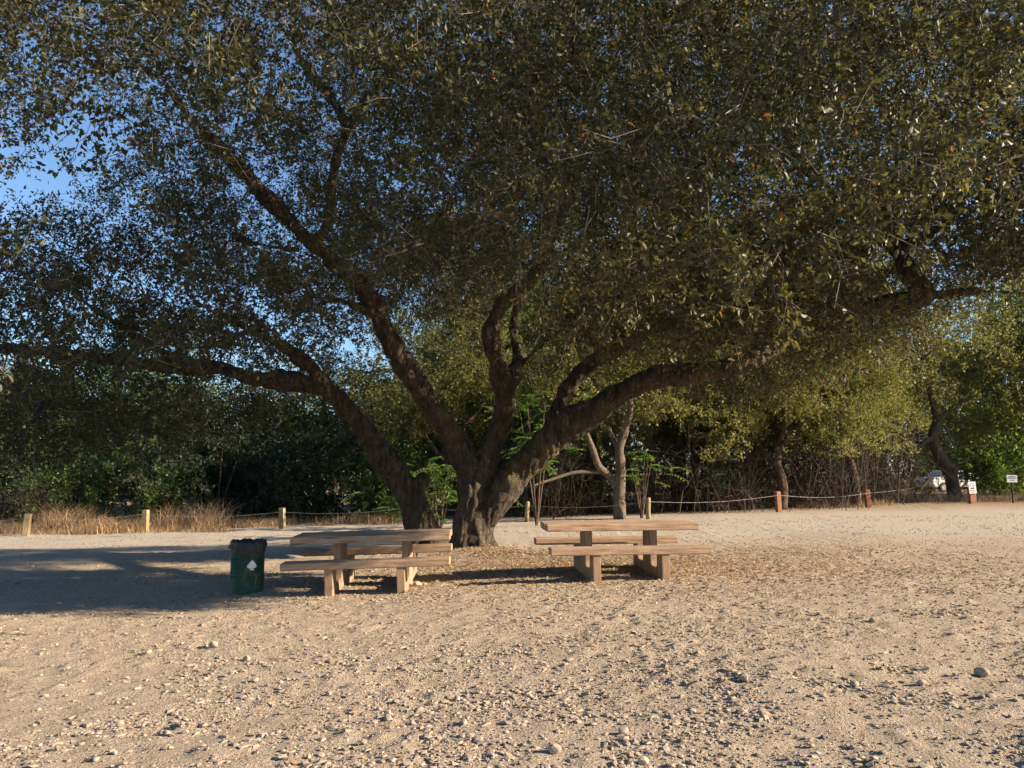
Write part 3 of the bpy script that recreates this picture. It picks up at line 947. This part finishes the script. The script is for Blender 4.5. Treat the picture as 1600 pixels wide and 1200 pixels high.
# forked pale tree behind the right table
def gl(lines, o):
    return [[(p.x - o[0], p.y - o[1], p.z - o[2], r) for p, r in ((px(u, v, d), r) for u, v, d, r in l)] for l in lines]
o0 = ground_at(968, 811); dd = o0.y
tm = limbs_mesh('trunk', gl([[(970, 822, dd, .25), (968, 800, dd, .215), (968, 765, dd, .20), (970, 730, dd, .17), (968, 700, dd, .15), (978, 670, dd, .13), (985, 640, dd, .10), (980, 590, dd, .06)],
                             [(966, 757, dd, .14), (950, 742, dd, .13), (935, 728, dd - .2, .125), (927, 705, dd - .3, .11), (918, 680, dd - .4, .08), (905, 640, dd - .4, .05)],
                             [(940, 738, dd - .1, .07), (900, 738, dd - .3, .06), (865, 748, dd - .5, .05), (830, 760, dd - .8, .03)],
                             [(968, 712, dd, .08), (960, 690, dd + .2, .07), (950, 665, dd + .3, .05)]], o0), 9)
cm = crown_mesh('crown', [((-.2, .5, 5.6), (2.8, 2.2, 1.9)), ((1.6, .6, 4.8), (1.7, 1.5, 1.2)), ((-2, .4, 4.8), (1.5, 1.4, 1.2))], 700, .11, 1.3, 91)
place_tree('forked_tree', 'pale forked tree just behind the fence over the right picnic table', o0, tm, cm, M['bark_pale'], M['far_leaf'])

# crooked oak by the signs
o0 = ground_at(1494, 782); dd = o0.y
tm = limbs_mesh('trunk', gl([[(1500, 792, dd, .50), (1494, 780, dd, .38), (1490, 765, dd, .29), (1487, 748, dd, .29), (1481, 732, dd, .30), (1470, 715, dd, .26), (1462, 698, dd, .24), (1458, 680, dd, .22), (1464, 662, dd, .20), (1460, 640, dd, .16), (1450, 600, dd, .1)],
                             [(1488, 738, dd, .16), (1493, 736, dd - .35, .15)],
                             [(1461, 684, dd, .14), (1445, 690, dd - .2, .11), (1432, 705, dd - .4, .07), (1424, 720, dd - .5, .03)],
                             [(1466, 655, dd, .14), (1500, 630, dd, .09), (1540, 610, dd, .05)]], o0), 10)
cm = crown_mesh('crown', [((-1.5, -.2, 7.0), (5.2, 3.2, 2.6)), ((2.0, 1.4, 4.6), (2.6, 1.6, 1.6)), ((-4.6, -.8, 4.9), (2.8, 2.4, 1.6)), ((2.4, 1.6, 3.6), (1.5, 1.2, 1.0)), ((-6, -.6, 6), (3, 2.4, 2.2))], 2600, .11, 1.4, 95)
place_tree('crooked_oak', 'crooked-trunked oak with a knot hole beside the white sign', o0, tm, cm, M['bark_far'], M['far_leaf'])
# low sunlit oak behind the tables' track
o0 = Vector(gp(1120, 31.5))
tm = limbs_mesh('trunk', [[(-1.05, 0, -.2, .27), (-1.0, 0, .8, .2), (-.9, .1, 2.2, .17), (-.3, 0, 4, .12), (0, 0, 6, .05)], [(-.6, 0, -.15, .16), (.3, 0, 1.0, .13), (1.4, .1, 2.4, .10), (2.6, 0, 4, .05)]])
cm = crown_mesh('crown', [((0, 0, 6.0), (4.6, 2.6, 2.6)), ((3.2, -.6, 4.2), (2.6, 1.9, 1.5)), ((-2.8, -.4, 4.6), (2.4, 1.9, 1.5)), ((1.2, -.8, 3.6), (1.6, 1.4, .9)), ((5.4, -.4, 5.2), (2.4, 2, 2))], 2300, .11, 1.4, 97)
place_tree('low_oak', 'low-branched oak with sunlit drooping leaves right of the right table', o0, tm, cm, M['bark_far'], M['far_leaf'])

CR_D = crown_mesh('crown', [((0, 0, 5.6), (3.0, 2.0, 2.4)), ((-2.0, -.5, 3.9), (1.9, 1.3, 1.3)), ((1.9, -.5, 3.7), (1.9, 1.3, 1.2)), ((.1, -.7, 3.3), (1.7, 1.0, .9))], 1300, .10, 1.3, 98)
for u, d, s_, lab in [(1015, 29.2, .95, 'oak with low sunlit boughs right of the forked tree'), (1112, 28.9, .85, 'oak with low sunlit boughs over the right end of the right table'), (1215, 28.6, .9, 'oak with low sunlit boughs over the reddish fence post'), (1330, 30.5, .95, 'oak with low sunlit boughs over the pale-stemmed shrub'),
                      (700, 31, 1.15, 'sunlit oak seen through the fork of the big trunk'), (235, 36, 1.15, 'sunlit tree top below the long left limb')]:
    place_tree('bough_oak', lab, gp(u, d), TR_A, CR_D, M['bark_far'], M['far_leaf' if u > 300 else 'green_leaf'], u * .01, (s_, s_, s_), group='oaks with low boughs')

# pale-stemmed little shrub right of the reddish post
o0 = ground_at(1322, 790); dd = o0.y
tm = limbs_mesh('stem', gl([[(1322, 792, dd, .07), (1321, 775, dd, .05), (1318, 755, dd, .04), (1326, 735, dd, .02)], [(1323, 785, dd, .05), (1330, 768, dd, .04), (1342, 752, dd, .025), (1358, 742, dd, .012)], [(1321, 782, dd, .04), (1330, 762, dd - .1, .03), (1334, 745, dd - .2, .012)]], o0), 6)
cm = crown_mesh('foliage', [((.5, 0, 1.5), (.9, .6, .5)), ((-.2, 0, 1.7), (.6, .5, .4))], 60, .07, .9, 99)
place_tree('pale_stemmed_shrub', 'small shrub with thin pale stems between two fence posts', o0, tm, cm, M['bark_pale'], M['grey_leaf'], 0, (1, 1, 1), 'shrub', None, 'stem', 'foliage')

# feathery bright saplings
def frond_mesh(name, n, spread, h, seed, flen=.75):
    r = np.random.default_rng(seed)
    P, D, N = [], [], []
    mb = MB()
    for k in range(n):
        o = np.array([r.normal() * spread, r.normal() * spread * .6, h * r.uniform(.45, 1.0)])
        a = r.uniform(0, 2 * math.pi)
        d = np.array([math.cos(a), math.sin(a) * .8 - .25, r.uniform(-.1, .7)]); d /= np.linalg.norm(d)
        L = flen * r.uniform(.6, 1.2)
        pts = [o + d * L * t + np.array([0, 0, -.45 * L * t * t]) for t in np.linspace(0, 1, 9)]
        mb.tube(pts, [.006] * 9, 3, False)
        for q in range(1, 9):
            ax = pts[q] - pts[q - 1]; ax /= np.linalg.norm(ax)
            sd = np.cross(ax, [0, 0, 1]); sd /= np.linalg.norm(sd) + 1e-9
            for s in (-1, 1):
                P.append(pts[q]); D.append(sd * s + ax * .55 + np.array([0, 0, -.25])); N.append(np.array([0, 0, 1]) + r.normal(size=3) * .2)
        P.append(pts[-1]); D.append(d + np.array([0, 0, -.6])); N.append(np.array([0, 0, 1.]))
    n_ = len(P)
    V, F, per = leaf_geo(np.array(P), np.array(D), np.array(N), r.uniform(.13, .21, n_), r.uniform(.045, .065, n_), 2)
    return mesh_np(name, V, [F], {'rnd': np.repeat(r.random(n_), per)}), mb.mesh('stalks')
for u, d, n, sp_, h, sd, lab in [(688, 20.5, 70, .55, 1.9, 1, 'bright green feathery sapling between the two oak trunks'), (838, 23.5, 70, .7, 4.0, 2, 'feathery green sapling rising behind the right limbs of the oak'),
                                 (650, 23, 14, .4, .9, 3, 'low feathery green sapling at the foot of the leaning trunk'), (1000, 25.6, 20, .5, 2.2, 4, 'feathery sapling beside the forked pale tree')]:
    fm, sm = frond_mesh('fronds', n, sp_, h, sd)
    e = tag(empty('feathery_sapling', gp(u, d)), lab, 'sapling', 'feathery saplings')
    obj('fronds', fm, M['frond'], e); tag(obj('stalks', sm, M['twig'], e), kind='stuff'); tag(e.children[0], kind='stuff')
    mb = MB()
    for k in range(6):
        a = k * 1.05
        mb.tube([(0, 0, -.1), (math.cos(a) * sp_ * .4, math.sin(a) * .2, h * .5), (math.cos(a) * sp_ * .8, math.sin(a) * .4, h * .95)], [.03, .02, .008], 5, False)
    mb.build('stem', M['bark_far'], e, True)

# unseen oak added beyond the right edge, towards the sun, to shade the thicket
for u, d, s, lab in [(1830, 35, 1.4, 'unseen oak added outside the right edge to shade the thicket')]:
    place_tree('background_tree', lab, gp(u, d), TR_A, CR_A, M['bark_far'], M['far_leaf'], d, (s * 1.2, s * 1.2, s), group='trees beyond the fence')

# ------------------------------------------------------------------ dry grass
def grass_mesh(spots, per, seed):
    r = np.random.default_rng(seed)
    V, F, A = [], [], []
    for (x, y, h, wd) in spots:
        z = float(g0(x, y))
        for k in range(per):
            bx, by = x + r.normal() * wd, y + r.normal() * wd * .7
            hh = h * r.uniform(.45, 1.15)
            a = r.uniform(0, 6.283); ln = hh * abs(r.normal() * 1.0)
            w_ = r.uniform(.004, .010)
            d = np.array([math.cos(a), math.sin(a), 0])
            p0 = np.array([bx, by, z - .02]); p1 = p0 + d * ln * .35 + np.array([0, 0, hh * .6]); p2 = p0 + d * ln + np.array([0, 0, hh])
            sd = np.array([-d[1], d[0], 0]) * w_ if r.random() < .5 else np.array([w_, 0, 0])
            b = len(V)
            V += [p0 - sd, p0 + sd, p1 - sd * .7, p1 + sd * .7, p2]
            F.append((b, b + 1, b + 3, b + 2)); A += [r.random()] * 5
    V = np.array(V); F4 = np.array(F)
    T = np.stack([F4[:, 3], F4[:, 2], F4[:, 0] + 4], 1)[:, [1, 0, 2]]
    return mesh_np('dry_grass', V, [F4, T], {'rnd': A})
sp1 = []
for k in range(150):
    u = random.uniform(-60, 345)
    d = random.uniform(24.4, 28)
    x = (u - 800) / FPX * d
    hh = .18 + .9 * max(0.0, mnoise.noise((u * .016, d * .5, 3.1)) + .12)
    sp1.append((x, d, hh * (1.5 if 265 < u < 335 or u < 50 else 1), .18 + .25 * random.random()))
for k in range(60):
    u = random.uniform(345, 640); d = random.uniform(26.2, 30); sp1.append(((u - 800) / FPX * d, d, random.uniform(.2, .45), .3))
tag(obj('dry_grass', grass_mesh(sp1, 60, 3), M['straw']), 'straw-coloured dry grass behind the fence on the left', 'grass', kind='stuff')
sp2 = []
for k in range(60):
    u = random.uniform(1380, 1640); d = random.uniform(33.5, 37); sp2.append(((u - 800) / FPX * d, d, random.uniform(.25, .6), .3))
for k in range(25):
    u = random.uniform(1230, 1380); d = random.uniform(29.5, 32); sp2.append(((u - 800) / FPX * d, d, random.uniform(.15, .35), .25))
tag(obj('dry_grass', grass_mesh(sp2, 45, 4), M['straw']), 'dry orange grass around the signs at the right', 'grass', kind='stuff')

# ------------------------------------------------------------------ fence
fence = tag(empty('cable_fence', ground_at(823, 815)), 'low fence of short wooden posts and one sagging cable behind the tables', 'fence')
FO = Vector(fence.location)
posts = [(-150, 843, 802, 'post'), (40, 838, 803, 'post'), (227, 832, 799, 'post'), (441, 826, 797, 'post'), (640, 820, 789, 'post'), (823, 815, 781, 'post'), (1013, 811, 777, 'post'), (1217, 800, 766, 'post_red'), (1357, 793, 767, 'post_red')]
tops = []
for k, (u, vb, vt, mt) in enumerate(posts):
    b = ground_at(u, vb)
    h = .66 + .06 * ((k * 37) % 5) / 4
    rnd = mt == 'post' and k >= 4
    wd = .085 if not rnd else .075
    mb = MB()
    if rnd:
        mb.tube([(0, 0, -.15), (0, 0, h * .5), (.01, 0, h - .05), (.012, 0, h)], [wd, wd * .97, wd * .95, wd * .75], 12)
    else:
        mb.box(-wd, wd, -wd, wd, -.15, h)
    p = mb.build('post', M[mt], fence, rnd, 0 if rnd else .014)
    p.location = b - FO; p.rotation_euler = (random.uniform(-.03, .03), random.uniform(-.05, .05), random.uniform(-.3, .3))
    tops.append(b + Vector((0, -.11, h - .13)))
tr = ground_at(1490, 780)
tops.append(tr + Vector((-.25, -.2, 1.0)))
for a, b in zip(tops[:-1], tops[1:]):
    mb = MB()
    pts = [a.lerp(b, t) + Vector((0, 0, -.12 * math.sin(math.pi * t))) - FO for t in [i / 10 for i in range(11)]]
    mb.tube(pts, [.0055] * 11, 5, False)
    mb.build('cable', M['cable'], fence, True)

# ------------------------------------------------------------------ picnic tables
def leg_outline():
    c = []
    def arc(cx, cz, r, a0, a1, n=5):
        for i in range(n + 1):
            a = math.radians(a0 + (a1 - a0) * i / n)
            c.append((cx + r * math.cos(a), cz + r * math.sin(a)))
    c += [(-.86, 0), (.86, 0), (.86, .385), (.58, .385)]
    c += [(.58, .24)]; arc(.50, .24, .08, 0, -90); arc(.30, .24, .08, -90, -180)
    c += [(.22, .66), (-.22, .66)]
    arc(-.30, .24, .08, 0, -90); arc(-.50, .24, .08, -90, -180)
    c += [(-.58, .385), (-.86, .385)]
    return c

def make_table(loc, yaw, tilt, roll, label):
    e = tag(empty('picnic_table', loc, yaw), label, 'picnic table', 'picnic tables under the oak')
    e.rotation_euler = (roll, -tilt, yaw)
    # tabletop of three thick planks
    for y0, y1, l, r in ((-.385, -.135, -1.13, 1.145), (-.123, .123, -1.145, 1.135), (.135, .385, -1.14, 1.14)):
        mb = MB().box(l, r, y0, y1, -.05, .05)
        p = mb.build('tabletop_plank', M['table'], e, False, .012)
        p.location = (0, 0, .725)
    for y in (-.74, .74):
        mb = MB().box(-1.15, 1.15, -.14, .14, -.05, .05)
        p = mb.build('bench', M['table'], e, False, .012)
        p.location = (0.01 if y < 0 else -.04, y, .435)
    out = leg_outline()
    n = len(out)
    for x in (-.49, .49):
        V = [(-.055, a, b) for a, b in out] + [(.055, a, b) for a, b in out]
        F = [tuple(range(n - 1, -1, -1)), tuple(range(n, 2 * n))] + [(i, (i + 1) % n, n + (i + 1) % n, n + i) for i in range(n)]
        p = MB().poly(V, F).build('leg', M['leg'], e, False, .008)
        p.location = (x, 0, .002)
    return e
tz = lambda x, y: float(gz(np.array([x]), np.array([y]))[0])
make_table((1.61, 11.72, tz(1.7, 11.7) - .02), math.radians(4.5), .006, .012, 'picnic table of thick weathered timber right of the oak trunk')
make_table((-2.02, 11.42, tz(-2.07, 11.42) - .02), math.radians(1.5), .030, .030, 'tilted picnic table of thick weathered timber between barrel and oak trunk')

# ------------------------------------------------------------------ barrel
bb = ground_at(385, 925)
bar = tag(empty('trash_barrel', (bb.x, bb.y, bb.z - .01)), 'green steel drum trash can with black bag beside the left table', 'barrel')
def lathe(prof, n, wob=None):
    V, F = [], []
    for i, (r, z) in enumerate(prof):
        for s in range(n):
            th = 2 * math.pi * s / n
            dr, dz = wob(th, z, i) if wob else (0, 0)
            V.append(((r + dr) * math.cos(th), (r + dr) * math.sin(th), z + dz))
            if i:
                a, b = (i - 1) * n, i * n
                F.append((a + s, a + (s + 1) % n, b + (s + 1) % n, b + s))
    return V, F
def dent(th, z, i):
    d = -.014 * math.exp(-((th - 5.9) / .35) ** 2 - ((z - .45) / .12) ** 2) - .01 * math.exp(-((th - 4.2) / .3) ** 2 - ((z - .2) / .08) ** 2)
    return d + .003 * math.sin(3 * th + z * 5), 0
prof = [(0, .012), (.222, .012), (.232, 0), (.236, .012), (.230, .03), (.230, .235), (.230, .249), (.236, .253), (.236, .259), (.230, .263), (.230, .28), (.230, .475), (.230, .491), (.236, .495), (.236, .501), (.230, .505), (.230, .52), (.230, .70), (.236, .712), (.236, .722), (.226, .724), (.224, .70), (.222, .2), (0, .19)]
V, F = lathe(prof, 48, dent)
MB().poly(V, F).build('drum', M['barrel'], bar, True)
def bagw(th, z, i):
    k = .010 * math.sin(th * 9) + .007 * math.sin(th * 17 + 1) + .005 * math.sin(th * 29)
    if i <= 3:
        low = .05 * math.sin(th * 2 + .6) + .03 * math.sin(th * 5) + .012 * math.sin(th * 13)
        return abs(k) * (1.2 if i < 2 else .6), low * (1 - i / 3.5)
    return k * .4, .008 * math.sin(th * 7) + .006 * math.sin(th * 15)
V, F = lathe([(.246, .60), (.247, .64), (.246, .68), (.245, .71), (.242, .735), (.228, .742), (.214, .73), (.205, .66), (.20, .5), (.17, .36), (0, .33)], 96, bagw)
MB().poly(V, F).build('bag', M['bag'], bar, True)
# white spade mark on the drum
def spade():
    c = [(0, .062)]
    for t in np.linspace(0, 1, 6)[1:]: c.append((.006 + .044 * t, .062 - .055 * t ** .9))
    c += [(.052, -.004), (.050, -.018), (.040, -.028), (.026, -.030), (.013, -.024), (.014, -.036), (.026, -.050)]
    L = [(-x, z) for x, z in reversed(c[1:])]
    return c + L
sp_ = [(x * 1.25, z * 1.25) for x, z in spade()]
th0 = math.radians(-56)
Vs = []
for layer in (.2345, .2375):
    for x, z in sp_:
        th = th0 + x / .23
        dr = max(dent(th % (2 * math.pi), .40 + z, 0)[0], -.002) if False else dent(th % (2 * math.pi), .40 + z, 0)[0]
        Vs.append(((layer + dr) * math.cos(th), (layer + dr) * math.sin(th), .40 + z))
n = len(sp_)
mid = len(Vs)
Fs = []
dr, _ = dent(th0 % (2 * math.pi), .40, 0)
Vs.append(((.2375 + dr) * math.cos(th0), (.2345 + dr) * math.sin(th0), .40))
for i in range(n):
    Fs.append((n + i, mid, n + (i + 1) % n)); Fs.append((i, n + i, n + (i + 1) % n, (i + 1) % n))
MB().poly(Vs, Fs).build('spade_mark', M['white'], bar)['label'] = 'white spade-shaped mark on the drum'

# ------------------------------------------------------------------ signs and parked car
o0 = ground_at(1519, 787)
e = tag(empty('notice_sign', o0, .12), 'upright white notice on a short red-brown post beside the crooked oak', 'sign')
MB().box(-.13, .13, -.09, .09, -.2, .62).build('post', M['post_red'], e, False, .015)
pn = MB().box(-.16, .16, -.135, -.115, .42, .90).build('panel', M['white'], e, False, .004); pn.rotation_euler = (0, -.06, 0)
for z0, z1, wd in ((.80, .83, .10), (.72, .75, .12), (.60, .67, .08), (.53, .555, .12), (.47, .495, .09)):
    MB().box(-wd, wd, -.142, -.1365, z0, z1).build('print_line', M['ink'], pn)
o0 = ground_at(1583, 786)
e = tag(empty('notice_sign', o0, -.05), 'wide white notice on a thin dark pole at the right edge', 'sign')
MB().tube([(0, 0, -.2), (0, 0, .7), (0, 0, 1.2)], [.03, .03, .03], 8).build('pole', M['dark_metal'], e, True)
pn = MB().box(-.21, .21, -.055, -.035, .86, 1.16).build('panel', M['white'], e, False, .004)
for z0, z1, wd in ((1.08, 1.105, .15), (1.02, 1.045, .17), (.94, .965, .1)):
    MB().box(-wd + .02, wd + .02, -.062, -.0565, z0, z1).build('print_line', M['ink'], pn)

car = tag(empty('parked_car', gp(1478, 52), .25), 'pale parked car glimpsed behind the crooked oak', 'car')
side = [(-2.1, .35), (-2.15, .75), (-1.95, .95), (-1.35, 1.02), (-.75, 1.42), (.75, 1.45), (1.45, 1.05), (2.05, .92), (2.15, .6), (2.1, .35)]
n = len(side)
V = [(x, -.82 + (.12 if z > 1.1 else 0), z) for x, z in side] + [(x, .82 - (.12 if z > 1.1 else 0), z) for x, z in side]
F = [tuple(range(n)), tuple(range(2 * n - 1, n - 1, -1))] + [(i, n + i, n + (i + 1) % n, (i + 1) % n) for i in range(n)]
MB().poly(V, F).build('body', M['car_paint'], car, False, .06, 3)
for x0, x1 in ((-1.05, -.1), (0, .95)):
    MB().poly([(x0, -.835, 1.03), (x1, -.835, 1.03), (x1 - (.2 if x1 > .5 else 0), -.735, 1.36), (x0 + (.3 if x0 < -.5 else 0), -.735, 1.36),
               (x0, -.80, 1.03), (x1, -.80, 1.03), (x1, -.70, 1.36), (x0, -.70, 1.36)], [(0, 1, 2, 3), (0, 4, 5, 1), (1, 5, 6, 2), (2, 6, 7, 3), (3, 7, 4, 0)]).build('side_window', M['glass'], car)
for x in (-1.3, 1.3):
    for y in (-.78, .78):
        wv = MB().tube([(0, -.1, 0), (0, .1, 0)], [.33, .33], 20).build('wheel', M['rubber'], car, False, .03)
        wv.location = (x, y, .33)
        MB().tube([(0, -.11, 0), (0, .11, 0)], [.19, .19], 14).build('rim', M['cable'], wv)

# ------------------------------------------------------------------ stones, gravel and fallen leaves
t_ = (1 + 5 ** .5) / 2
ICO_V = np.array([(-1, t_, 0), (1, t_, 0), (-1, -t_, 0), (1, -t_, 0), (0, -1, t_), (0, 1, t_), (0, -1, -t_), (0, 1, -t_), (t_, 0, -1), (t_, 0, 1), (-t_, 0, -1), (-t_, 0, 1)]) / 1.902
ICO_F = np.array([(0, 11, 5), (0, 5, 1), (0, 1, 7), (0, 7, 10), (0, 10, 11), (1, 5, 9), (5, 11, 4), (11, 10, 2), (10, 7, 6), (7, 1, 8), (3, 9, 4), (3, 4, 2), (3, 2, 6), (3, 6, 8), (3, 8, 9), (4, 9, 5), (2, 4, 11), (6, 2, 10), (8, 6, 7), (9, 8, 1)])
OCT_V = np.array([(1, 0, 0), (-1, 0, 0), (0, 1, 0), (0, -1, 0), (0, 0, 1), (0, 0, -1.)])
OCT_F = np.array([(0, 2, 4), (2, 1, 4), (1, 3, 4), (3, 0, 4), (2, 0, 5), (1, 2, 5), (3, 1, 5), (0, 3, 5)])

def scatter(n, d0, d1, bias):
    """ground positions inside the view, thicker where the soil is stony"""
    out = []
    tot = 0
    while tot < n:
        k = n * 2
        d = d0 * (d1 / d0) ** (RNG.random(k) ** bias)
        x = RNG.uniform(-.74, .74, k) * d
        keep = RNG.random(k) < .18 + 1.1 * np.clip((vn2(x, d, .9, 61) * .5 + vn2(x, d, 2.7, 62) * .5 - .38) * 3.2, 0, 1)
        out.append(np.stack([x[keep], d[keep]], 1)); tot += keep.sum()
    return np.concatenate(out)[:n]

def stones_geo(XY, size, TV, TF, flat=(.4, .8)):
    n = len(XY)
    z = gz(XY[:, 0], XY[:, 1])
    a = RNG.uniform(0, 6.283, n)
    ca, sa = np.cos(a), np.sin(a)
    s = np.stack([size * RNG.uniform(.8, 1.35, n), size * RNG.uniform(.65, 1.0, n), size * RNG.uniform(*flat, n)], 1)
    T = TV[None] * (1 + RNG.normal(size=(n, len(TV), 1)) * .24) * s[:, None, :]
    V = np.stack([T[..., 0] * ca[:, None] - T[..., 1] * sa[:, None] + XY[:, 0:1], T[..., 0] * sa[:, None] + T[..., 1] * ca[:, None] + XY[:, 1:2], T[..., 2] + (z + s[:, 2] * .35)[:, None]], -1)
    F = TF[None] + (np.arange(n) * len(TV))[:, None, None]
    return V.reshape(-1, 3), F.reshape(-1, 3), np.repeat(RNG.random(n) ** 1.35, len(TV))

XY = scatter(14500, 3.9, 15, .9)
V1, F1, A1 = stones_geo(XY, .006 + .014 * RNG.random(len(XY)) ** 3.0, ICO_V, ICO_F, (.3, .62))
XY = scatter(9000, 3.9, 14, 1.0)                         # clods of trodden dirt, in patches
keep = vn2(XY[:, 0], XY[:, 1], 1.3, 66) > .42
XY = XY[keep]
V3, F3, A3 = stones_geo(XY, .010 + .022 * RNG.random(len(XY)) ** 2.2, ICO_V, ICO_F, (.28, .55))
A3 = .45 + .3 * A3
V1, F1, A1 = np.concatenate([V1, V3]), np.concatenate([F1, F3 + len(V1)]), np.concatenate([A1, A3])
XY = scatter(24000, 3.9, 24, .85)
V2, F2, A2 = stones_geo(XY, .004 + .006 * RNG.random(len(XY)) + .0004 * XY[:, 1], OCT_V, OCT_F)
tag(obj('gravel', mesh_np('gravel', np.concatenate([V1, V2]), [F1, F2 + len(V1)], {'rnd': np.concatenate([A1, A2])}), M['pebble']), 'loose gravel and grit strewn over the sandy ground', 'gravel', kind='stuff')

def litter_pts(n):
    x = RNG.normal(.9, 2.9, n); y = RNG.normal(12.6, 1.5, n)
    return np.stack([x, y], 1)
XY = np.concatenate([litter_pts(15000), scatter(1200, 4, 16, .8), np.stack([RNG.uniform(2, 8, 3000), RNG.normal(12.5, 2, 3000)], 1), np.stack([RNG.normal(-.3, .7, 2200), RNG.normal(15, .5, 2200)], 1)])
XY = XY[(XY[:, 1] > 4)]
z = gz(XY[:, 0], XY[:, 1])
n = len(XY)
th = RNG.uniform(0, 6.283, n)
D = np.stack([np.cos(th), np.sin(th), RNG.normal(size=n) * .25], 1)
N = np.stack([RNG.normal(size=n) * .45, RNG.normal(size=n) * .45, np.ones(n)], 1)
L = RNG.uniform(.025, .055, n)
V, F, per = leaf_geo(np.stack([XY[:, 0], XY[:, 1], z + .008 + .008 * RNG.random(n)], 1), D, N, L, L * .55, 1)
tag(obj('fallen_leaves', mesh_np('fallen_leaves', V, [F], {'rnd': np.repeat(RNG.random(n), per)}), M['litter']), 'brown fallen oak leaves littering the ground around the tables', 'leaves', kind='stuff')

# single stones one can pick out
def rock_mesh(seed):
    r = np.random.default_rng(seed)
    import bmesh
    bm = bmesh.new()
    bmesh.ops.create_icosphere(bm, subdivisions=2, radius=1)
    ax = r.normal(size=(7, 3)); ax /= np.linalg.norm(ax, axis=1, keepdims=True); cut = r.uniform(.55, .9, 7)
    for v in bm.verts:
        c = np.array(v.co)
        for a, k in zip(ax, cut):
            e_ = c @ a - k
            if e_ > 0: c = c - a * e_ * .85
        v.co = c * np.array([1, .8, .68])
    me = bpy.data.meshes.new('stone')
    bm.to_mesh(me); bm.free()
    me.polygons.foreach_set('use_smooth', [False] * len(me.polygons))
    at = me.attributes.new('rnd', 'FLOAT', 'POINT'); at.data.foreach_set('value', np.full(len(me.vertices), r.uniform(.45, .95), np.float32))
    me.materials.append(M['pebble'])
    return me
ROCKS = [rock_mesh(200 + i) for i in range(9)]
def stone(u, v, wpx, k, label, group=None, mesh=None):
    p = ground_at(u, v)
    p.z = tz(p.x, p.y)
    s = wpx / FPX * p.y / 2
    o = obj('stone', mesh or ROCKS[k % 9])
    o.scale = (s, s, s); o.location = p + Vector((0, 0, s * .5)); o.rotation_euler = (0, 0, k * 1.7)
    tag(o, label, 'stone', group)
big = [(652, 917, 15, 'pale round stone at the foot of the left table\'s right leg'), (714, 1090, 14, 'pale stone in front of the left table, casting a long shadow'), (973, 1149, 19, 'largest pale rounded stone near the bottom centre'),
       (1162, 1071, 21, 'angular stone left of a cluster of dark pebbles below the right table'), (1441, 1071, 16, 'grey angular stone right of the angular pale one'), (1533, 1052, 24, 'long flat rounded stone near the right edge'),
       (1335, 1075, 17, 'pale stone midway between two angular stones on the right'), (333, 1010, 18, 'pale stone with long shadow below the barrel'), (232, 1022, 11, 'small white stone left of the one below the barrel'),
       (385, 1029, 13, 'white stone right below the barrel with a short shadow'), (399, 1065, 14, 'upright pale stone lower left of centre'), (260, 1150, 14, 'pale round stone at the lower left'),
       (568, 1168, 13, 'grey round stone at the bottom left of centre'), (173, 1180, 10, 'small pale stone at the bottom left corner area'), (725, 1134, 15, 'dark stone below the long-shadow stone'),
       (868, 1180, 24, 'flat grey stone at the bottom edge centre'), (1363, 970, 12, 'dark brick-like stone right of the right table'), (1005, 1196, 20, 'broad flat stone cut by the bottom edge')]
for k, (u, v, s, lab) in enumerate(big): stone(u, v, s, k, lab)
for k in range(80):
    v = 960 + 240 * random.random() ** .8
    stone(random.uniform(0, 1600), v, random.uniform(6, 10) * (.7 + .4 * (v - 960) / 240), k, 'small stone among many scattered over the sunlit foreground', 'small stones scattered in the foreground')
